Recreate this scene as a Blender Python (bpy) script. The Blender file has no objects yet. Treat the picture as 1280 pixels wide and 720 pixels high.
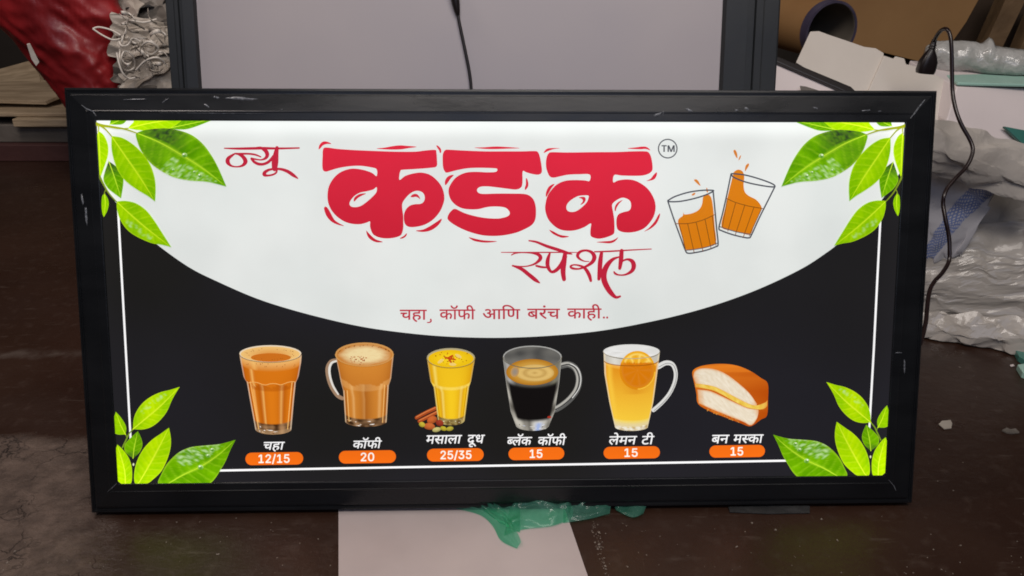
import bpy, math, random
from mathutils import Vector, Matrix, noise
from mathutils.geometry import tessellate_polygon

# ------------------------------------------------------------------ camera, world, lamps, exposure
SC = bpy.context.scene
COL = SC.collection
R = math.radians
CAM = Vector((-.02802778, -.92749556, .79442))
CR = Vector((.99954722, -.02871686, .00898262))
CU = Vector((.00382393, .41735177, .90873697))
CF = Vector((.02984498, .90829117, -.41727261))
FPX = 985.0                                    # focal length in pixels of the 1280 px wide photograph
cd = bpy.data.cameras.new('camera')
cam = bpy.data.objects.new('camera', cd)
COL.objects.link(cam)
cam.matrix_world = Matrix(((CR.x, CU.x, -CF.x, CAM.x), (CR.y, CU.y, -CF.y, CAM.y), (CR.z, CU.z, -CF.z, CAM.z), (0, 0, 0, 1)))
cd.sensor_fit = 'HORIZONTAL'; cd.sensor_width = 36.0
cd.lens = FPX / 1280 * 36.0
cd.clip_start = .02; cd.clip_end = 100
SC.camera = cam

w = bpy.data.worlds.new('World'); SC.world = w; w.use_nodes = True
w.node_tree.nodes['Background'].inputs[0].default_value = (.95, .93, 1.0, 1)
w.node_tree.nodes['Background'].inputs[1].default_value = .035

def area(name, loc, target, size, power, col):
    l = bpy.data.lights.new(name, 'AREA'); l.shape = 'RECTANGLE'; l.size, l.size_y = size; l.energy = power; l.color = col
    o = bpy.data.objects.new(name, l); COL.objects.link(o); o.location = loc
    o.rotation_euler = (Vector(target) - Vector(loc)).to_track_quat('-Z', 'Y').to_euler()
    return o
area('ceiling_lamp', (.25, -1.25, 2.55), (.15, .5, .2), (2.0, .8), 46, (1, .925, .87))
area('added_sheen_light', (.1, -3.7, 2.25), (.1, .2, .5), (3.2, 1.3), 17, (.76, .88, 1.25))  # added light without a known source, for a bluish sheen on the top rail
area('tube_lamp', (-1.3, .55, 2.2), (-.9, .9, 0), (1.0, .3), 20, (1, .88, .82))
SC.view_settings.view_transform = 'Standard'; SC.view_settings.look = 'None'
SC.view_settings.exposure = 0; SC.view_settings.gamma = 1
try:
    SC.cycles.use_denoising = True
    SC.cycles.filter_width = 1.8
except Exception:
    pass

# ------------------------------------------------------------------ helpers
def lin(c):
    return tuple(((v / 255) / 12.92 if v / 255 <= .04045 else ((v / 255 + .055) / 1.055) ** 2.4) for v in c)
def mixc(a, b, f):
    f = max(0., min(1., f)); return tuple(x + (y - x) * f for x, y in zip(a, b))
def ray(px, py):
    return CF + CR * ((px - 640) / FPX) - CU * ((py - 360) / FPX)
def on_plane(px, py, p, n):                    # a traced point dropped on a real plane of the place
    d = ray(px, py); return CAM + d * ((Vector(p) - CAM).dot(n) / d.dot(n))
def at(px, py, Y):
    return on_plane(px, py, (0, Y, 0), Vector((0, 1, 0)))
def fl(px, py, z=0.):
    return on_plane(px, py, (0, 0, z), Vector((0, 0, 1)))

def tag(o, label, cat, group=None):
    o['label'] = label; o['category'] = cat
    if group: o['group'] = group
    return o
def structure(o):
    o['kind'] = 'structure'; return o
def empty(name, loc, rot=(0, 0, 0)):
    o = bpy.data.objects.new(name, None); o.empty_display_size = .05; COL.objects.link(o)
    o.location = loc; o.rotation_euler = rot; return o
def mesh(name, vs, fs, mat, parent=None, smooth=False, cols=None, uvs=None, world=False):
    me = bpy.data.meshes.new(name); me.from_pydata([tuple(v) for v in vs], [], fs); me.update()
    if cols:
        at_ = me.color_attributes.new('tint', 'FLOAT_COLOR', 'POINT')
        flat = []
        for c in cols: flat += [c[0], c[1], c[2], 1.]
        at_.data.foreach_set('color', flat)
    if uvs:
        ul = me.uv_layers.new(name='map')
        for l in me.loops: ul.data[l.index].uv = uvs[l.vertex_index]
    if smooth:
        me.polygons.foreach_set('use_smooth', [True] * len(me.polygons))
    o = bpy.data.objects.new(name, me); COL.objects.link(o)
    if mat: me.materials.append(mat)
    if parent is not None: o.parent = parent
    return o
def bevel(o, wd, seg=2):
    m = o.modifiers.new('bevel', 'BEVEL'); m.width = wd; m.segments = seg; m.limit_method = 'ANGLE'; return o
def solid(o, th, off=0):
    m = o.modifiers.new('solid', 'SOLIDIFY'); m.thickness = th; m.offset = off; return o
def box_geo(x0, x1, y0, y1, z0, z1):
    v = [(x, y, z) for x in (x0, x1) for y in (y0, y1) for z in (z0, z1)]
    return v, [(0, 1, 3, 2), (4, 6, 7, 5), (0, 4, 5, 1), (2, 3, 7, 6), (0, 2, 6, 4), (1, 5, 7, 3)]
def prism(name, pts, ext, mat, parent=None, bv=.002):     # outline (world points) given its real thickness
    n = len(pts); ext = Vector(ext)
    vs = [Vector(p) for p in pts] + [Vector(p) + ext for p in pts]
    tri = tessellate_polygon([[Vector(p) for p in pts]])
    fs = [tuple(t) for t in tri] + [tuple(n + i for i in reversed(t)) for t in tri]
    fs += [(i, i + n, (i + 1) % n + n, (i + 1) % n) for i in range(n)]
    o = mesh(name, vs, fs, mat, parent)
    fix_normals(o)
    if bv: bevel(o, bv)
    return o
def fix_normals(o):
    import bmesh
    bm = bmesh.new(); bm.from_mesh(o.data); bmesh.ops.recalc_face_normals(bm, faces=bm.faces); bm.to_mesh(o.data); bm.free()
def crom(P, closed=False, n=5):                          # Catmull-Rom through tuples of any length
    out = []; N = len(P)
    for i in range(N if closed else N - 1):
        if closed: a, b, c, d = P[i - 1], P[i], P[(i + 1) % N], P[(i + 2) % N]
        else: a, b, c, d = P[max(i - 1, 0)], P[i], P[i + 1], P[min(i + 2, N - 1)]
        for k in range(n):
            t = k / n
            out.append(tuple(.5 * ((2 * q) + (r - p) * t + (2 * p - 5 * q + 4 * r - s) * t * t + (3 * q - p - 3 * r + s) * t ** 3)
                             for p, q, r, s in zip(a, b, c, d)))
    if not closed: out.append(tuple(P[-1]))
    return out
def resample(P, n):
    P = [Vector(p) for p in P]; L = [0]
    for a, b in zip(P, P[1:]): L.append(L[-1] + (b - a).length)
    out = []; j = 0
    for k in range(n):
        d = L[-1] * k / (n - 1)
        while j < len(P) - 2 and L[j + 1] < d: j += 1
        f = 0 if L[j + 1] == L[j] else (d - L[j]) / (L[j + 1] - L[j])
        out.append(P[j].lerp(P[j + 1], max(0, min(1, f))))
    return out
def tube(name, pts, rad, mat, parent=None, sides=10):
    pts = [Vector(p) for p in pts]
    if not hasattr(rad, '__len__'): rad = [rad] * len(pts)
    vs, fs = [], []; up = Vector((.13, .35, .92)); n = len(pts)
    for i, p in enumerate(pts):
        t = (pts[min(i + 1, n - 1)] - pts[max(i - 1, 0)]).normalized()
        a = t.cross(up)
        a = a.normalized() if a.length > 1e-4 else t.orthogonal().normalized()
        b = t.cross(a)
        for k in range(sides):
            th = 2 * math.pi * k / sides
            vs.append(p + (a * math.cos(th) + b * math.sin(th)) * rad[i])
    for i in range(n - 1):
        for k in range(sides):
            k2 = (k + 1) % sides
            fs.append((i * sides + k, i * sides + k2, (i + 1) * sides + k2, (i + 1) * sides + k))
    fs.append(tuple(range(sides))); fs.append(tuple(reversed(range((n - 1) * sides, n * sides))))
    o = mesh(name, vs, fs, mat, parent, smooth=True); fix_normals(o); return o

# ------------------------------------------------------------------ materials
def pm(name, col, col2=None, scale=6., rough=.5, rough2=None, bump=0., bscale=40., bdetail=6., spec=.5, coat=0., trans=0., alpha=1.,
       stretch=(1, 1, 1), contrast=(.35, .65), dist=.01, translucent=0.):
    m = bpy.data.materials.new(name); m.use_nodes = True; nt = m.node_tree; N, L = nt.nodes, nt.links
    b = N['Principled BSDF']; b.inputs['Base Color'].default_value = (*col, 1); b.inputs['Roughness'].default_value = rough
    b.inputs['Specular IOR Level'].default_value = spec; b.inputs['Coat Weight'].default_value = coat
    b.inputs['Transmission Weight'].default_value = trans; b.inputs['Alpha'].default_value = alpha
    tc = N.new('ShaderNodeTexCoord'); mp = N.new('ShaderNodeMapping'); mp.inputs['Scale'].default_value = stretch
    L.new(tc.outputs['Object'], mp.inputs['Vector'])
    no = N.new('ShaderNodeTexNoise'); no.inputs['Scale'].default_value = scale; no.inputs['Detail'].default_value = 6
    L.new(mp.outputs[0], no.inputs['Vector'])
    rp = N.new('ShaderNodeMapRange'); rp.inputs[1].default_value, rp.inputs[2].default_value = contrast
    L.new(no.outputs[0], rp.inputs[0])
    if col2:
        mx = N.new('ShaderNodeMix'); mx.data_type = 'RGBA'
        mx.inputs[6].default_value = (*col, 1); mx.inputs[7].default_value = (*col2, 1)
        L.new(rp.outputs[0], mx.inputs[0]); L.new(mx.outputs[2], b.inputs['Base Color'])
    if rough2 is not None:
        r2 = N.new('ShaderNodeMapRange'); r2.inputs[3].default_value, r2.inputs[4].default_value = rough, rough2
        L.new(rp.outputs[0], r2.inputs[0]); L.new(r2.outputs[0], b.inputs['Roughness'])
    if bump:
        n2 = N.new('ShaderNodeTexNoise'); n2.inputs['Scale'].default_value = bscale; n2.inputs['Detail'].default_value = bdetail
        L.new(mp.outputs[0], n2.inputs['Vector'])
        bp = N.new('ShaderNodeBump'); bp.inputs['Strength'].default_value = bump; bp.inputs['Distance'].default_value = dist
        L.new(n2.outputs[0], bp.inputs['Height']); L.new(bp.outputs[0], b.inputs['Normal'])
    if translucent:
        tr = N.new('ShaderNodeBsdfTranslucent'); tr.inputs[0].default_value = (*col, 1)
        ms = N.new('ShaderNodeMixShader'); ms.inputs[0].default_value = translucent
        L.new(b.outputs[0], ms.inputs[1]); L.new(tr.outputs[0], ms.inputs[2]); L.new(ms.outputs[0], N['Material Output'].inputs[0])
    return m

# floor: worn red-brown cement with a pool of light painted at front left as a paler rough patch
def floor_material():
    m = bpy.data.materials.new('worn_cement'); m.use_nodes = True; nt = m.node_tree; N, L = nt.nodes, nt.links
    b = N['Principled BSDF']; tc = N.new('ShaderNodeTexCoord'); O = tc.outputs['Object']
    def nz(scale, detail=6, vec=O, rough=.55):
        n = N.new('ShaderNodeTexNoise'); n.inputs['Scale'].default_value = scale; n.inputs['Detail'].default_value = detail
        n.inputs['Roughness'].default_value = rough; L.new(vec, n.inputs['Vector']); return n.outputs[0]
    def mr(v, a, c, x=0, y=1, smooth=False):
        r = N.new('ShaderNodeMapRange'); r.inputs[1].default_value, r.inputs[2].default_value, r.inputs[3].default_value, r.inputs[4].default_value = a, c, x, y
        if smooth: r.interpolation_type = 'SMOOTHSTEP'
        L.new(v, r.inputs[0]); return r.outputs[0]
    def ma(op, a, c):
        q = N.new('ShaderNodeMath'); q.operation = op
        for i, v in enumerate((a, c)):
            if isinstance(v, (int, float)): q.inputs[i].default_value = v
            else: L.new(v, q.inputs[i])
        return q.outputs[0]
    def mx(f, a, c):
        q = N.new('ShaderNodeMix'); q.data_type = 'RGBA'; L.new(f, q.inputs[0])
        for i, v in ((6, a), (7, c)):
            if isinstance(v, tuple): q.inputs[i].default_value = (*v, 1)
            else: L.new(v, q.inputs[i])
        return q.outputs[2]
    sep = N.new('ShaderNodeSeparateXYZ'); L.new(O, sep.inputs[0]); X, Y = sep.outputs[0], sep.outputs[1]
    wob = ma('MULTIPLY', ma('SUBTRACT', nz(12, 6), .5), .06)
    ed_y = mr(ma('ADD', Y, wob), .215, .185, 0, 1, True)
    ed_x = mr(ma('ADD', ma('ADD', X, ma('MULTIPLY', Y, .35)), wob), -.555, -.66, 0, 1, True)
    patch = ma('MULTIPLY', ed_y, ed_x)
    base = mx(mr(nz(3.2, 8), .3, .7), (.0235, .0105, .0066), (.039, .0190, .0122))
    base = mx(mr(nz(38, 4), .55, .75), base, (.046, .027, .020))
    # pale dusty streaks and scuffs
    mp = N.new('ShaderNodeMapping'); mp.inputs['Scale'].default_value = (3, 22, 1); mp.inputs['Rotation'].default_value = (0, 0, .15); L.new(O, mp.inputs[0])
    base = mx(ma('MULTIPLY', mr(nz(3.1, 7, mp.outputs[0], .7), .60, .74), .55), base, (.115, .088, .072))
    mp2 = N.new('ShaderNodeMapping'); mp2.inputs['Scale'].default_value = (30, 3, 1); mp2.inputs['Rotation'].default_value = (0, 0, -.3); L.new(O, mp2.inputs[0])
    base = mx(ma('MULTIPLY', mr(nz(2.3, 7, mp2.outputs[0], .7), .64, .74), .5), base, (.12, .09, .07))
    joint = N.new('ShaderNodeMath'); joint.operation = 'ABSOLUTE'; L.new(ma('ADD', ma('SUBTRACT', Y, .49), wob), joint.inputs[0])
    base = mx(ma('MULTIPLY', ma('MULTIPLY', mr(joint.outputs[0], .022, .0), mr(X, -.6, -.7)), ma('MULTIPLY', mr(nz(20, 5), .4, .6), .5)), base, (.13, .105, .09))
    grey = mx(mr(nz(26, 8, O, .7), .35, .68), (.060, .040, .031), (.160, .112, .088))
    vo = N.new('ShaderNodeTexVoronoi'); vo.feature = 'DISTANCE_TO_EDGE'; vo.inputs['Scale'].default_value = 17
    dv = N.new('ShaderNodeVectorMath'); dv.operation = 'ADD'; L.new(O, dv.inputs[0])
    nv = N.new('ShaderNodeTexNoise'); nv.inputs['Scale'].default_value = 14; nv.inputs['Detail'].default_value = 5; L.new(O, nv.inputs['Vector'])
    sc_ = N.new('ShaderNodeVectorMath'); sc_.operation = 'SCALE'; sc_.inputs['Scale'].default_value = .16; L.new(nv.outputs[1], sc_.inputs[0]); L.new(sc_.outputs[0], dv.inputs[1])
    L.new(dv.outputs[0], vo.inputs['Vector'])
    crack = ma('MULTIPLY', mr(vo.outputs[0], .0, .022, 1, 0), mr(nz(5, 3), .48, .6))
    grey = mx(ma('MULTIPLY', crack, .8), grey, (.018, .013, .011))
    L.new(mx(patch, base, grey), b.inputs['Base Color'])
    L.new(ma('ADD', mr(nz(6, 6), .3, .7, .24, .42), ma('MULTIPLY', patch, .4)), b.inputs['Roughness'])
    b.inputs['Specular IOR Level'].default_value = .36
    h = ma('ADD', ma('MULTIPLY', nz(45, 8, O, .65), ma('ADD', .12, ma('MULTIPLY', patch, 1.0))), ma('MULTIPLY', crack, ma('MULTIPLY', patch, -.6)))
    bp = N.new('ShaderNodeBump'); bp.inputs['Strength'].default_value = .8; bp.inputs['Distance'].default_value = .012
    L.new(h, bp.inputs['Height']); L.new(bp.outputs[0], b.inputs['Normal'])
    return m

M_FRAME = pm('black_anodised_frame', (.0058, .0064, .0076), (.0082, .0090, .0105), 7, .24, .36, .012, 60, spec=.42, stretch=(1, 1, 3))
M_REAR_FRAME = pm('grey_black_frame', (.020, .022, .024), (.026, .028, .030), 7, .36, .5, .02, 120, spec=.3)
M_BLANK = pm('blank_acrylic', (.385, .345, .352), (.43, .385, .388), 2.6, .30, .44, .02, 9)
M_CORD = pm('black_rubber', (.009, .006, .006), (.014, .009, .009), 30, .38)
M_CORDBROWN = pm('dark_brown_cable', (.013, .006, .006), (.02, .010, .009), 30, .30)
M_GLUE = pm('dried_sealant', (.07, .075, .085), (.22, .23, .25), 240, .16, .3, .5, 300, dist=.001)
M_WHITE = pm('white_board', (.58, .525, .465), (.64, .585, .52), 5, .55, bump=.05, bscale=60)
M_PINKWHITE = pm('pale_pinkish_sheet', (.68, .60, .585), (.73, .65, .635), 3, .5, bump=.04, bscale=30)
M_PAPER = pm('white_sheet_on_floor', (.42, .355, .345), (.51, .44, .425), 4, .45, bump=.05, bscale=25)
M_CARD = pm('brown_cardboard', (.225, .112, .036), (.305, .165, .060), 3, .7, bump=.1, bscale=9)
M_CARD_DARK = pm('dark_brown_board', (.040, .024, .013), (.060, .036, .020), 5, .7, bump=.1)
M_WOOD = pm('raw_wood', (.34, .25, .155), (.52, .40, .26), 7, .65, bump=.2, bscale=30, stretch=(1, 6, 6))
M_BATTEN = pm('brown_batten', (.12, .070, .032), (.19, .115, .055), 8, .65, bump=.2, bscale=30, stretch=(2, 6, 2))
M_MAROON = pm('maroon_paint', (.055, .020, .018), (.085, .034, .030), 6, .6, bump=.2, bscale=25)
M_GREYBLOCK = pm('grey_dusty_beam', (.115, .098, .082), (.16, .14, .118), 9, .75, bump=.2, bscale=40)
M_RED = pm('red_plastic', (.085, .004, .006), (.36, .012, .015), 3.0, .36, .55, .3, 40, bdetail=5, coat=.06, dist=.006, stretch=(1, 1, .6))
M_PLASTIC = pm('milky_plastic', (.60, .55, .49), (.70, .65, .59), 7, .20, .34, .22, 48, bdetail=4, dist=.006, translucent=.3, coat=.3)
M_PLASTIC2 = pm('grey_milky_plastic', (.50, .46, .41), (.60, .555, .50), 5, .22, .38, .20, 44, bdetail=4, dist=.006, translucent=.3, coat=.25, stretch=(.6, 1, 1.6))
M_WRAP = pm('bubble_wrap', (.50, .49, .46), (.68, .67, .64), 26, .10, .24, .45, 110, bdetail=2, dist=.008, translucent=.35, coat=.8)
M_MINT = pm('mint_sheet', (.33, .54, .45), (.38, .60, .51), 6, .35)
M_TEAL = pm('teal_edge', (.035, .15, .125), (.06, .21, .17), 8, .3)
M_SCRAP = pm('dusty_white_scrap', (.30, .26, .215), (.48, .43, .365), 14, .45, bump=.04, bscale=30)
M_STRIP = pm('white_strip', (.62, .57, .50), (.74, .69, .62), 30, .4)
M_SCRAPD = pm('grey_scrap', (.11, .095, .08), (.20, .175, .15), 14, .6, bump=.3, bscale=40)
M_BLUE = pm('blue_plastic', (.012, .03, .20), (.02, .05, .30), 8, .3)
M_WALL = pm('dark_workshop_wall', (.022, .016, .012), (.034, .025, .018), 3, .8, bump=.2, bscale=20)
M_DARK = pm('dark_cloth', (.012, .012, .013), (.03, .03, .03), 20, .7, bump=.5, bscale=40)
M_PURPLE = pm('purple_tape', (.042, .034, .062), (.085, .072, .105), 12, .35)
M_TUBEIN = pm('tube_inside', (.12, .10, .078), (.16, .135, .105), 10, .7)
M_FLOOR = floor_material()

def film_material():
    m = pm('green_film', (.07, .30, .21), (.15, .42, .32), 30, .16, .3, .4, 60, dist=.006, coat=.5)
    nt = m.node_tree; N, L = nt.nodes, nt.links
    tr = N.new('ShaderNodeBsdfTransparent'); tr.inputs[0].default_value = (.45, .95, .72, 1)
    ms = N.new('ShaderNodeMixShader'); ms.inputs[0].default_value = .70
    L.new(N['Principled BSDF'].outputs[0], ms.inputs[1]); L.new(tr.outputs[0], ms.inputs[2]); L.new(ms.outputs[0], N['Material Output'].inputs[0])
    return m
M_FILM = film_material()

def check_material():
    m = pm('blue_check_weave', (.40, .42, .50), None, 6, .25, coat=.3, bump=.25, bscale=20)
    nt = m.node_tree; N, L = nt.nodes, nt.links; b = N['Principled BSDF']
    uv = N.new('ShaderNodeUVMap'); uv.uv_map = 'map'
    sp = N.new('ShaderNodeSeparateXYZ'); L.new(uv.outputs[0], sp.inputs[0])
    outs = []
    for i, fq in ((0, 32), (1, 34)):
        q = N.new('ShaderNodeMath'); q.operation = 'MULTIPLY'; q.inputs[1].default_value = fq; L.new(sp.outputs[i], q.inputs[0])
        f = N.new('ShaderNodeMath'); f.operation = 'FRACT'; L.new(q.outputs[0], f.inputs[0])
        g = N.new('ShaderNodeMath'); g.operation = 'GREATER_THAN'; g.inputs[1].default_value = .52; L.new(f.outputs[0], g.inputs[0]); outs.append(g.outputs[0])
    def dot_(cx, cy):
        q1 = N.new('ShaderNodeMath'); q1.operation = 'MULTIPLY'; q1.inputs[1].default_value = cx; L.new(sp.outputs[0], q1.inputs[0])
        q2 = N.new('ShaderNodeMath'); q2.operation = 'MULTIPLY_ADD'; q2.inputs[1].default_value = cy; L.new(sp.outputs[1], q2.inputs[0]); L.new(q1.outputs[0], q2.inputs[2]); return q2.outputs[0]
    band = dot_(.75, .66)
    mxm = N.new('ShaderNodeMath'); mxm.operation = 'MAXIMUM'; L.new(outs[0], mxm.inputs[0]); L.new(outs[1], mxm.inputs[1])
    # the weave is one band of the bag; the rest is plain
    a = N.new('ShaderNodeMapRange'); a.inputs[1].default_value, a.inputs[2].default_value = .58, .60; L.new(band, a.inputs[0])
    c = N.new('ShaderNodeMapRange'); c.inputs[1].default_value, c.inputs[2].default_value, c.inputs[3].default_value, c.inputs[4].default_value = .86, .88, 1, 0; L.new(band, c.inputs[0])
    k1 = N.new('ShaderNodeMath'); k1.operation = 'MULTIPLY'; L.new(a.outputs[0], k1.inputs[0]); L.new(c.outputs[0], k1.inputs[1])
    k2 = N.new('ShaderNodeMath'); k2.operation = 'MULTIPLY'; L.new(k1.outputs[0], k2.inputs[0]); L.new(mxm.outputs[0], k2.inputs[1])
    mx = N.new('ShaderNodeMix'); mx.data_type = 'RGBA'; mx.inputs[6].default_value = (.42, .41, .43, 1); mx.inputs[7].default_value = (.14, .18, .34, 1)
    L.new(k2.outputs[0], mx.inputs[0]); L.new(mx.outputs[2], b.inputs['Base Color'])
    return m
M_CHECK = check_material()
# ------------------------------------------------------------------ the setting
fv, ff = [(-5, -2.2, 0), (5, -2.2, 0), (5, 3.4, 0), (-5, 3.4, 0)], [(0, 1, 2, 3)]
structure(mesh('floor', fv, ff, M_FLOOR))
v, f = box_geo(-5, 5, 3.3, 3.5, 0, 2.6)
structure(mesh('wall', v, f, M_WALL))

# ------------------------------------------------------------------ the lit sign
LEAN = R(18); TH = .028; H = .60858; HW = .61
sign = empty('lightbox_sign', (0, 0, TH * math.sin(LEAN)), (-LEAN, 0, 0))
tag(sign, 'lit black framed tea shop menu lightbox with red Devanagari title, leaning in front', 'sign')
SM = Matrix.Translation((0, 0, TH * math.sin(LEAN))) @ Matrix.Rotation(-LEAN, 4, 'X'); SMI = SM.inverted()
OFF = -.007
FD = OFF + .004                                       # the face sits this far behind the frame's front
def face(px, py, d=FD):                         # traced photo point -> sign's own plane
    n = SM.to_3x3() @ Vector((0, 1, 0)); p = SM @ Vector((0, d, 0))
    q = SMI @ on_plane(px, py, p, n); return (q.x, q.z)
TL, TR, BR, BL = face(122, 151), face(1128, 153), face(1108, 595), face(147, 603)
PL = (TL[0] + BL[0]) / 2; PR = (TR[0] + BR[0]) / 2; PT = (TL[1] + TR[1]) / 2; PB = (BL[1] + BR[1]) / 2
print('PANEL', TL, TR, BR, BL)
PCX = (PL + PR) / 2
def rails(parent, x0, x1, z0, z1, wl, wr, wb, wt, prof, mat, th, off=0.):
    def ring(t, y):
        return [(x0 + wl * t, y, z0 + wb * t), (x1 - wr * t, y, z0 + wb * t), (x1 - wr * t, y, z1 - wt * t), (x0 + wl * t, y, z1 - wt * t)]
    P = [(0., th)] + [(t_, y_ + off) for t_, y_ in prof]
    out = []
    for k in range(4):
        vs, fs = [], []
        for (t, y) in P:
            r = ring(t, y); vs += [r[k], r[(k + 1) % 4]]
        n = len(P)
        for i in range(n - 1): fs.append((2 * i, 2 * i + 1, 2 * i + 3, 2 * i + 2))
        fs.append((2 * n - 2, 2 * n - 1, 1, 0))
        fs.append(tuple(2 * i for i in range(n))); fs.append(tuple(2 * i + 1 for i in reversed(range(n))))
        o = mesh('frame_rail', vs, fs, mat, parent); fix_normals(o); out.append(o)
    return out
PROF = [(0, .0085), (.015, .0072), (.075, .0068), (.085, .0080), (.115, .0080), (.125, .0092), (.165, .0092), (.18, .0066), (.215, .0060), (.225, .0054), (.69, .0026), (.71, .0020), (.735, .0020), (.75, .0026), (.965, .0020), (.985, .0024), (1., .0036), (1., .014)]
fr = rails(sign, -HW, HW, 0, H, PL + HW, HW - PR, PB, H - PT, PROF, M_FRAME, TH, OFF)
v, f = box_geo(-HW + .006, HW - .006, TH - .006, TH - .002, .006, H - .006)
mesh('back_cover', v, f, M_FRAME, sign)
BAND = [('bottom', 0), ('right', 1), ('top', 2), ('left', 3)]

def smear(rail, px, py, ln, wd, rot, seed):      # dried sealant left on the frame: a thin raised blob
    rnd = random.Random(seed); c = face(px, py, OFF + .002); q_ = min(HW - abs(c[0]), H - c[1]) / .047; y_ = OFF + (.0054 - .0028 * max(0, (q_ - .225) / .465) if q_ < .70 else .0020)
    s = .00113; n = 18; vs = [(c[0], y_ - .0012, c[1])]; ring = []
    for k in range(n):
        a = 2 * math.pi * k / n; rr = .75 + .5 * rnd.random()
        x, z = math.cos(a) * ln / 2 * s * rr, math.sin(a) * wd / 2 * s * rr
        ring.append((c[0] + x * math.cos(rot) - z * math.sin(rot), c[1] + x * math.sin(rot) + z * math.cos(rot)))
    for x, z in ring: vs.append((c[0] + (x - c[0]) * .6, y_ - .0009, c[1] + (z - c[1]) * .6))
    for x, z in ring: vs.append((x, y_ + .0012, z))
    fs = [(0, 1 + k, 1 + (k + 1) % n) for k in range(n)] + [(1 + k, 1 + n + k, 1 + n + (k + 1) % n, 1 + (k + 1) % n) for k in range(n)]
    o = mesh('sealant_smear', vs, fs, M_GLUE, rail, smooth=True); fix_normals(o)
for i, (rl, x, y, l, wd, ro) in enumerate([
        (2, 258, 132, 9, 3, -.6), (2, 269, 121.5, 10, 4, -.2), (2, 300, 123, 46, 4.5, -.03), (2, 352, 137, 3, 2, 0), (2, 205, 126, 12, 1.8, .7), (2, 168, 124, 34, 1.8, .02),
        (2, 822, 143, 13, 4, .4), (2, 829, 141, 2, 7, 0), (2, 862, 138, 13, 5, -.4), (2, 921, 138, 7, 4, 0), (2, 934, 136, 9, 4, -.5),
        (2, 1020, 135, 8, 3, -.3), (2, 1083, 138, 14, 2.4, .1), (2, 1100, 139, 6, 2.2, 0),
        (3, 107, 270, 4, 30, 0), (3, 102, 250, 3, 18, .1), (1, 1123, 441, 11, 2, 0), (1, 1131, 458, 2.4, 22, .05)]):
    smear(fr[rl], x, y, l, wd, ro, i)
# scratches along the mitres
def scratch(rail, pts, wd):
    P = [face(x, y, OFF + .001) for x, y in pts]; vs, fs = [], []
    for i, (x, z) in enumerate(P):
        a, b = P[max(i - 1, 0)], P[min(i + 1, len(P) - 1)]; dx, dz = b[0] - a[0], b[1] - a[1]; l = math.hypot(dx, dz) or 1
        w2 = wd * (.5 if 0 < i < len(P) - 1 else .15)
        q_ = min(HW - abs(x), z, H - z) / .047; y_ = OFF + (.0054 - .0028 * max(0, (q_ - .225) / .465) if q_ < .70 else .0020) - .0007
        vs += [(x - dz / l * w2, y_, z + dx / l * w2), (x + dz / l * w2, y_, z - dx / l * w2)]
    fs = [(2 * i, 2 * i + 1, 2 * i + 3, 2 * i + 2) for i in range(len(P) - 1)]
    solid(mesh('scratch', vs, fs, M_GLUE, rail), .0008)
scratch(fr[2], [(101, 131), (108, 136), (116, 139), (120, 145)], .0016)
scratch(fr[2], [(1158, 124), (1150, 133), (1144, 141), (1138, 148)], .0016)
scratch(fr[0], [(146, 604), (141, 609), (134, 615)], .0010)
scratch(fr[0], [(1111, 600), (1118, 608), (1121, 614)], .0012)
scratch(fr[2], [(200, 141), (260, 141.5), (330, 142)], .0005)

# the printed, edge lit face: every colour is the print's own; it glows a little more beside the lamp strips at its edges
def print_material():
    m = bpy.data.materials.new('backlit_print'); m.use_nodes = True; nt = m.node_tree; N, L = nt.nodes, nt.links
    b = N['Principled BSDF']; a = N.new('ShaderNodeAttribute'); a.attribute_name = 'tint'
    tc = N.new('ShaderNodeTexCoord'); sp = N.new('ShaderNodeSeparateXYZ'); L.new(tc.outputs['Object'], sp.inputs[0])
    def mr(v, x0, x1, y0, y1):
        r = N.new('ShaderNodeMapRange'); r.interpolation_type = 'SMOOTHERSTEP'
        r.inputs[1].default_value, r.inputs[2].default_value, r.inputs[3].default_value, r.inputs[4].default_value = x0, x1, y0, y1
        L.new(v, r.inputs[0]); return r.outputs[0]
    def ma(op, p, q):
        k = N.new('ShaderNodeMath'); k.operation = op
        for i, v in enumerate((p, q)):
            if isinstance(v, (int, float)): k.inputs[i].default_value = v
            else: L.new(v, k.inputs[i])
        return k.outputs[0]
    g = ma('ADD', mr(sp.outputs[2], PT - .032, PT, 0, .36), mr(sp.outputs[2], PB + .05, PB, 0, .26))
    g = ma('ADD', g, ma('ADD', mr(sp.outputs[0], PL + .04, PL, 0, .18), mr(sp.outputs[0], PR - .04, PR, 0, .18)))
    no = N.new('ShaderNodeTexNoise'); no.inputs['Scale'].default_value = 5.5; no.inputs['Detail'].default_value = 3; L.new(tc.outputs['Object'], no.inputs['Vector'])
    g = ma('ADD', g, mr(no.outputs[0], .3, .7, -.055, .045))
    L.new(ma('MULTIPLY', ma('ADD', 1., g), EMIT), b.inputs['Emission Strength'])
    L.new(a.outputs[0], b.inputs['Emission Color'])
    mx = N.new('ShaderNodeMix'); mx.data_type = 'RGBA'; mx.blend_type = 'MULTIPLY'; mx.inputs[0].default_value = 1; mx.inputs[7].default_value = (.45, .45, .45, 1)
    L.new(a.outputs[0], mx.inputs[6]); L.new(mx.outputs[2], b.inputs['Base Color'])
    b.inputs['Roughness'].default_value = .2; b.inputs['Specular IOR Level'].default_value = .10
    return m
EMIT = .745
M_PRINT = print_material()

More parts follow.
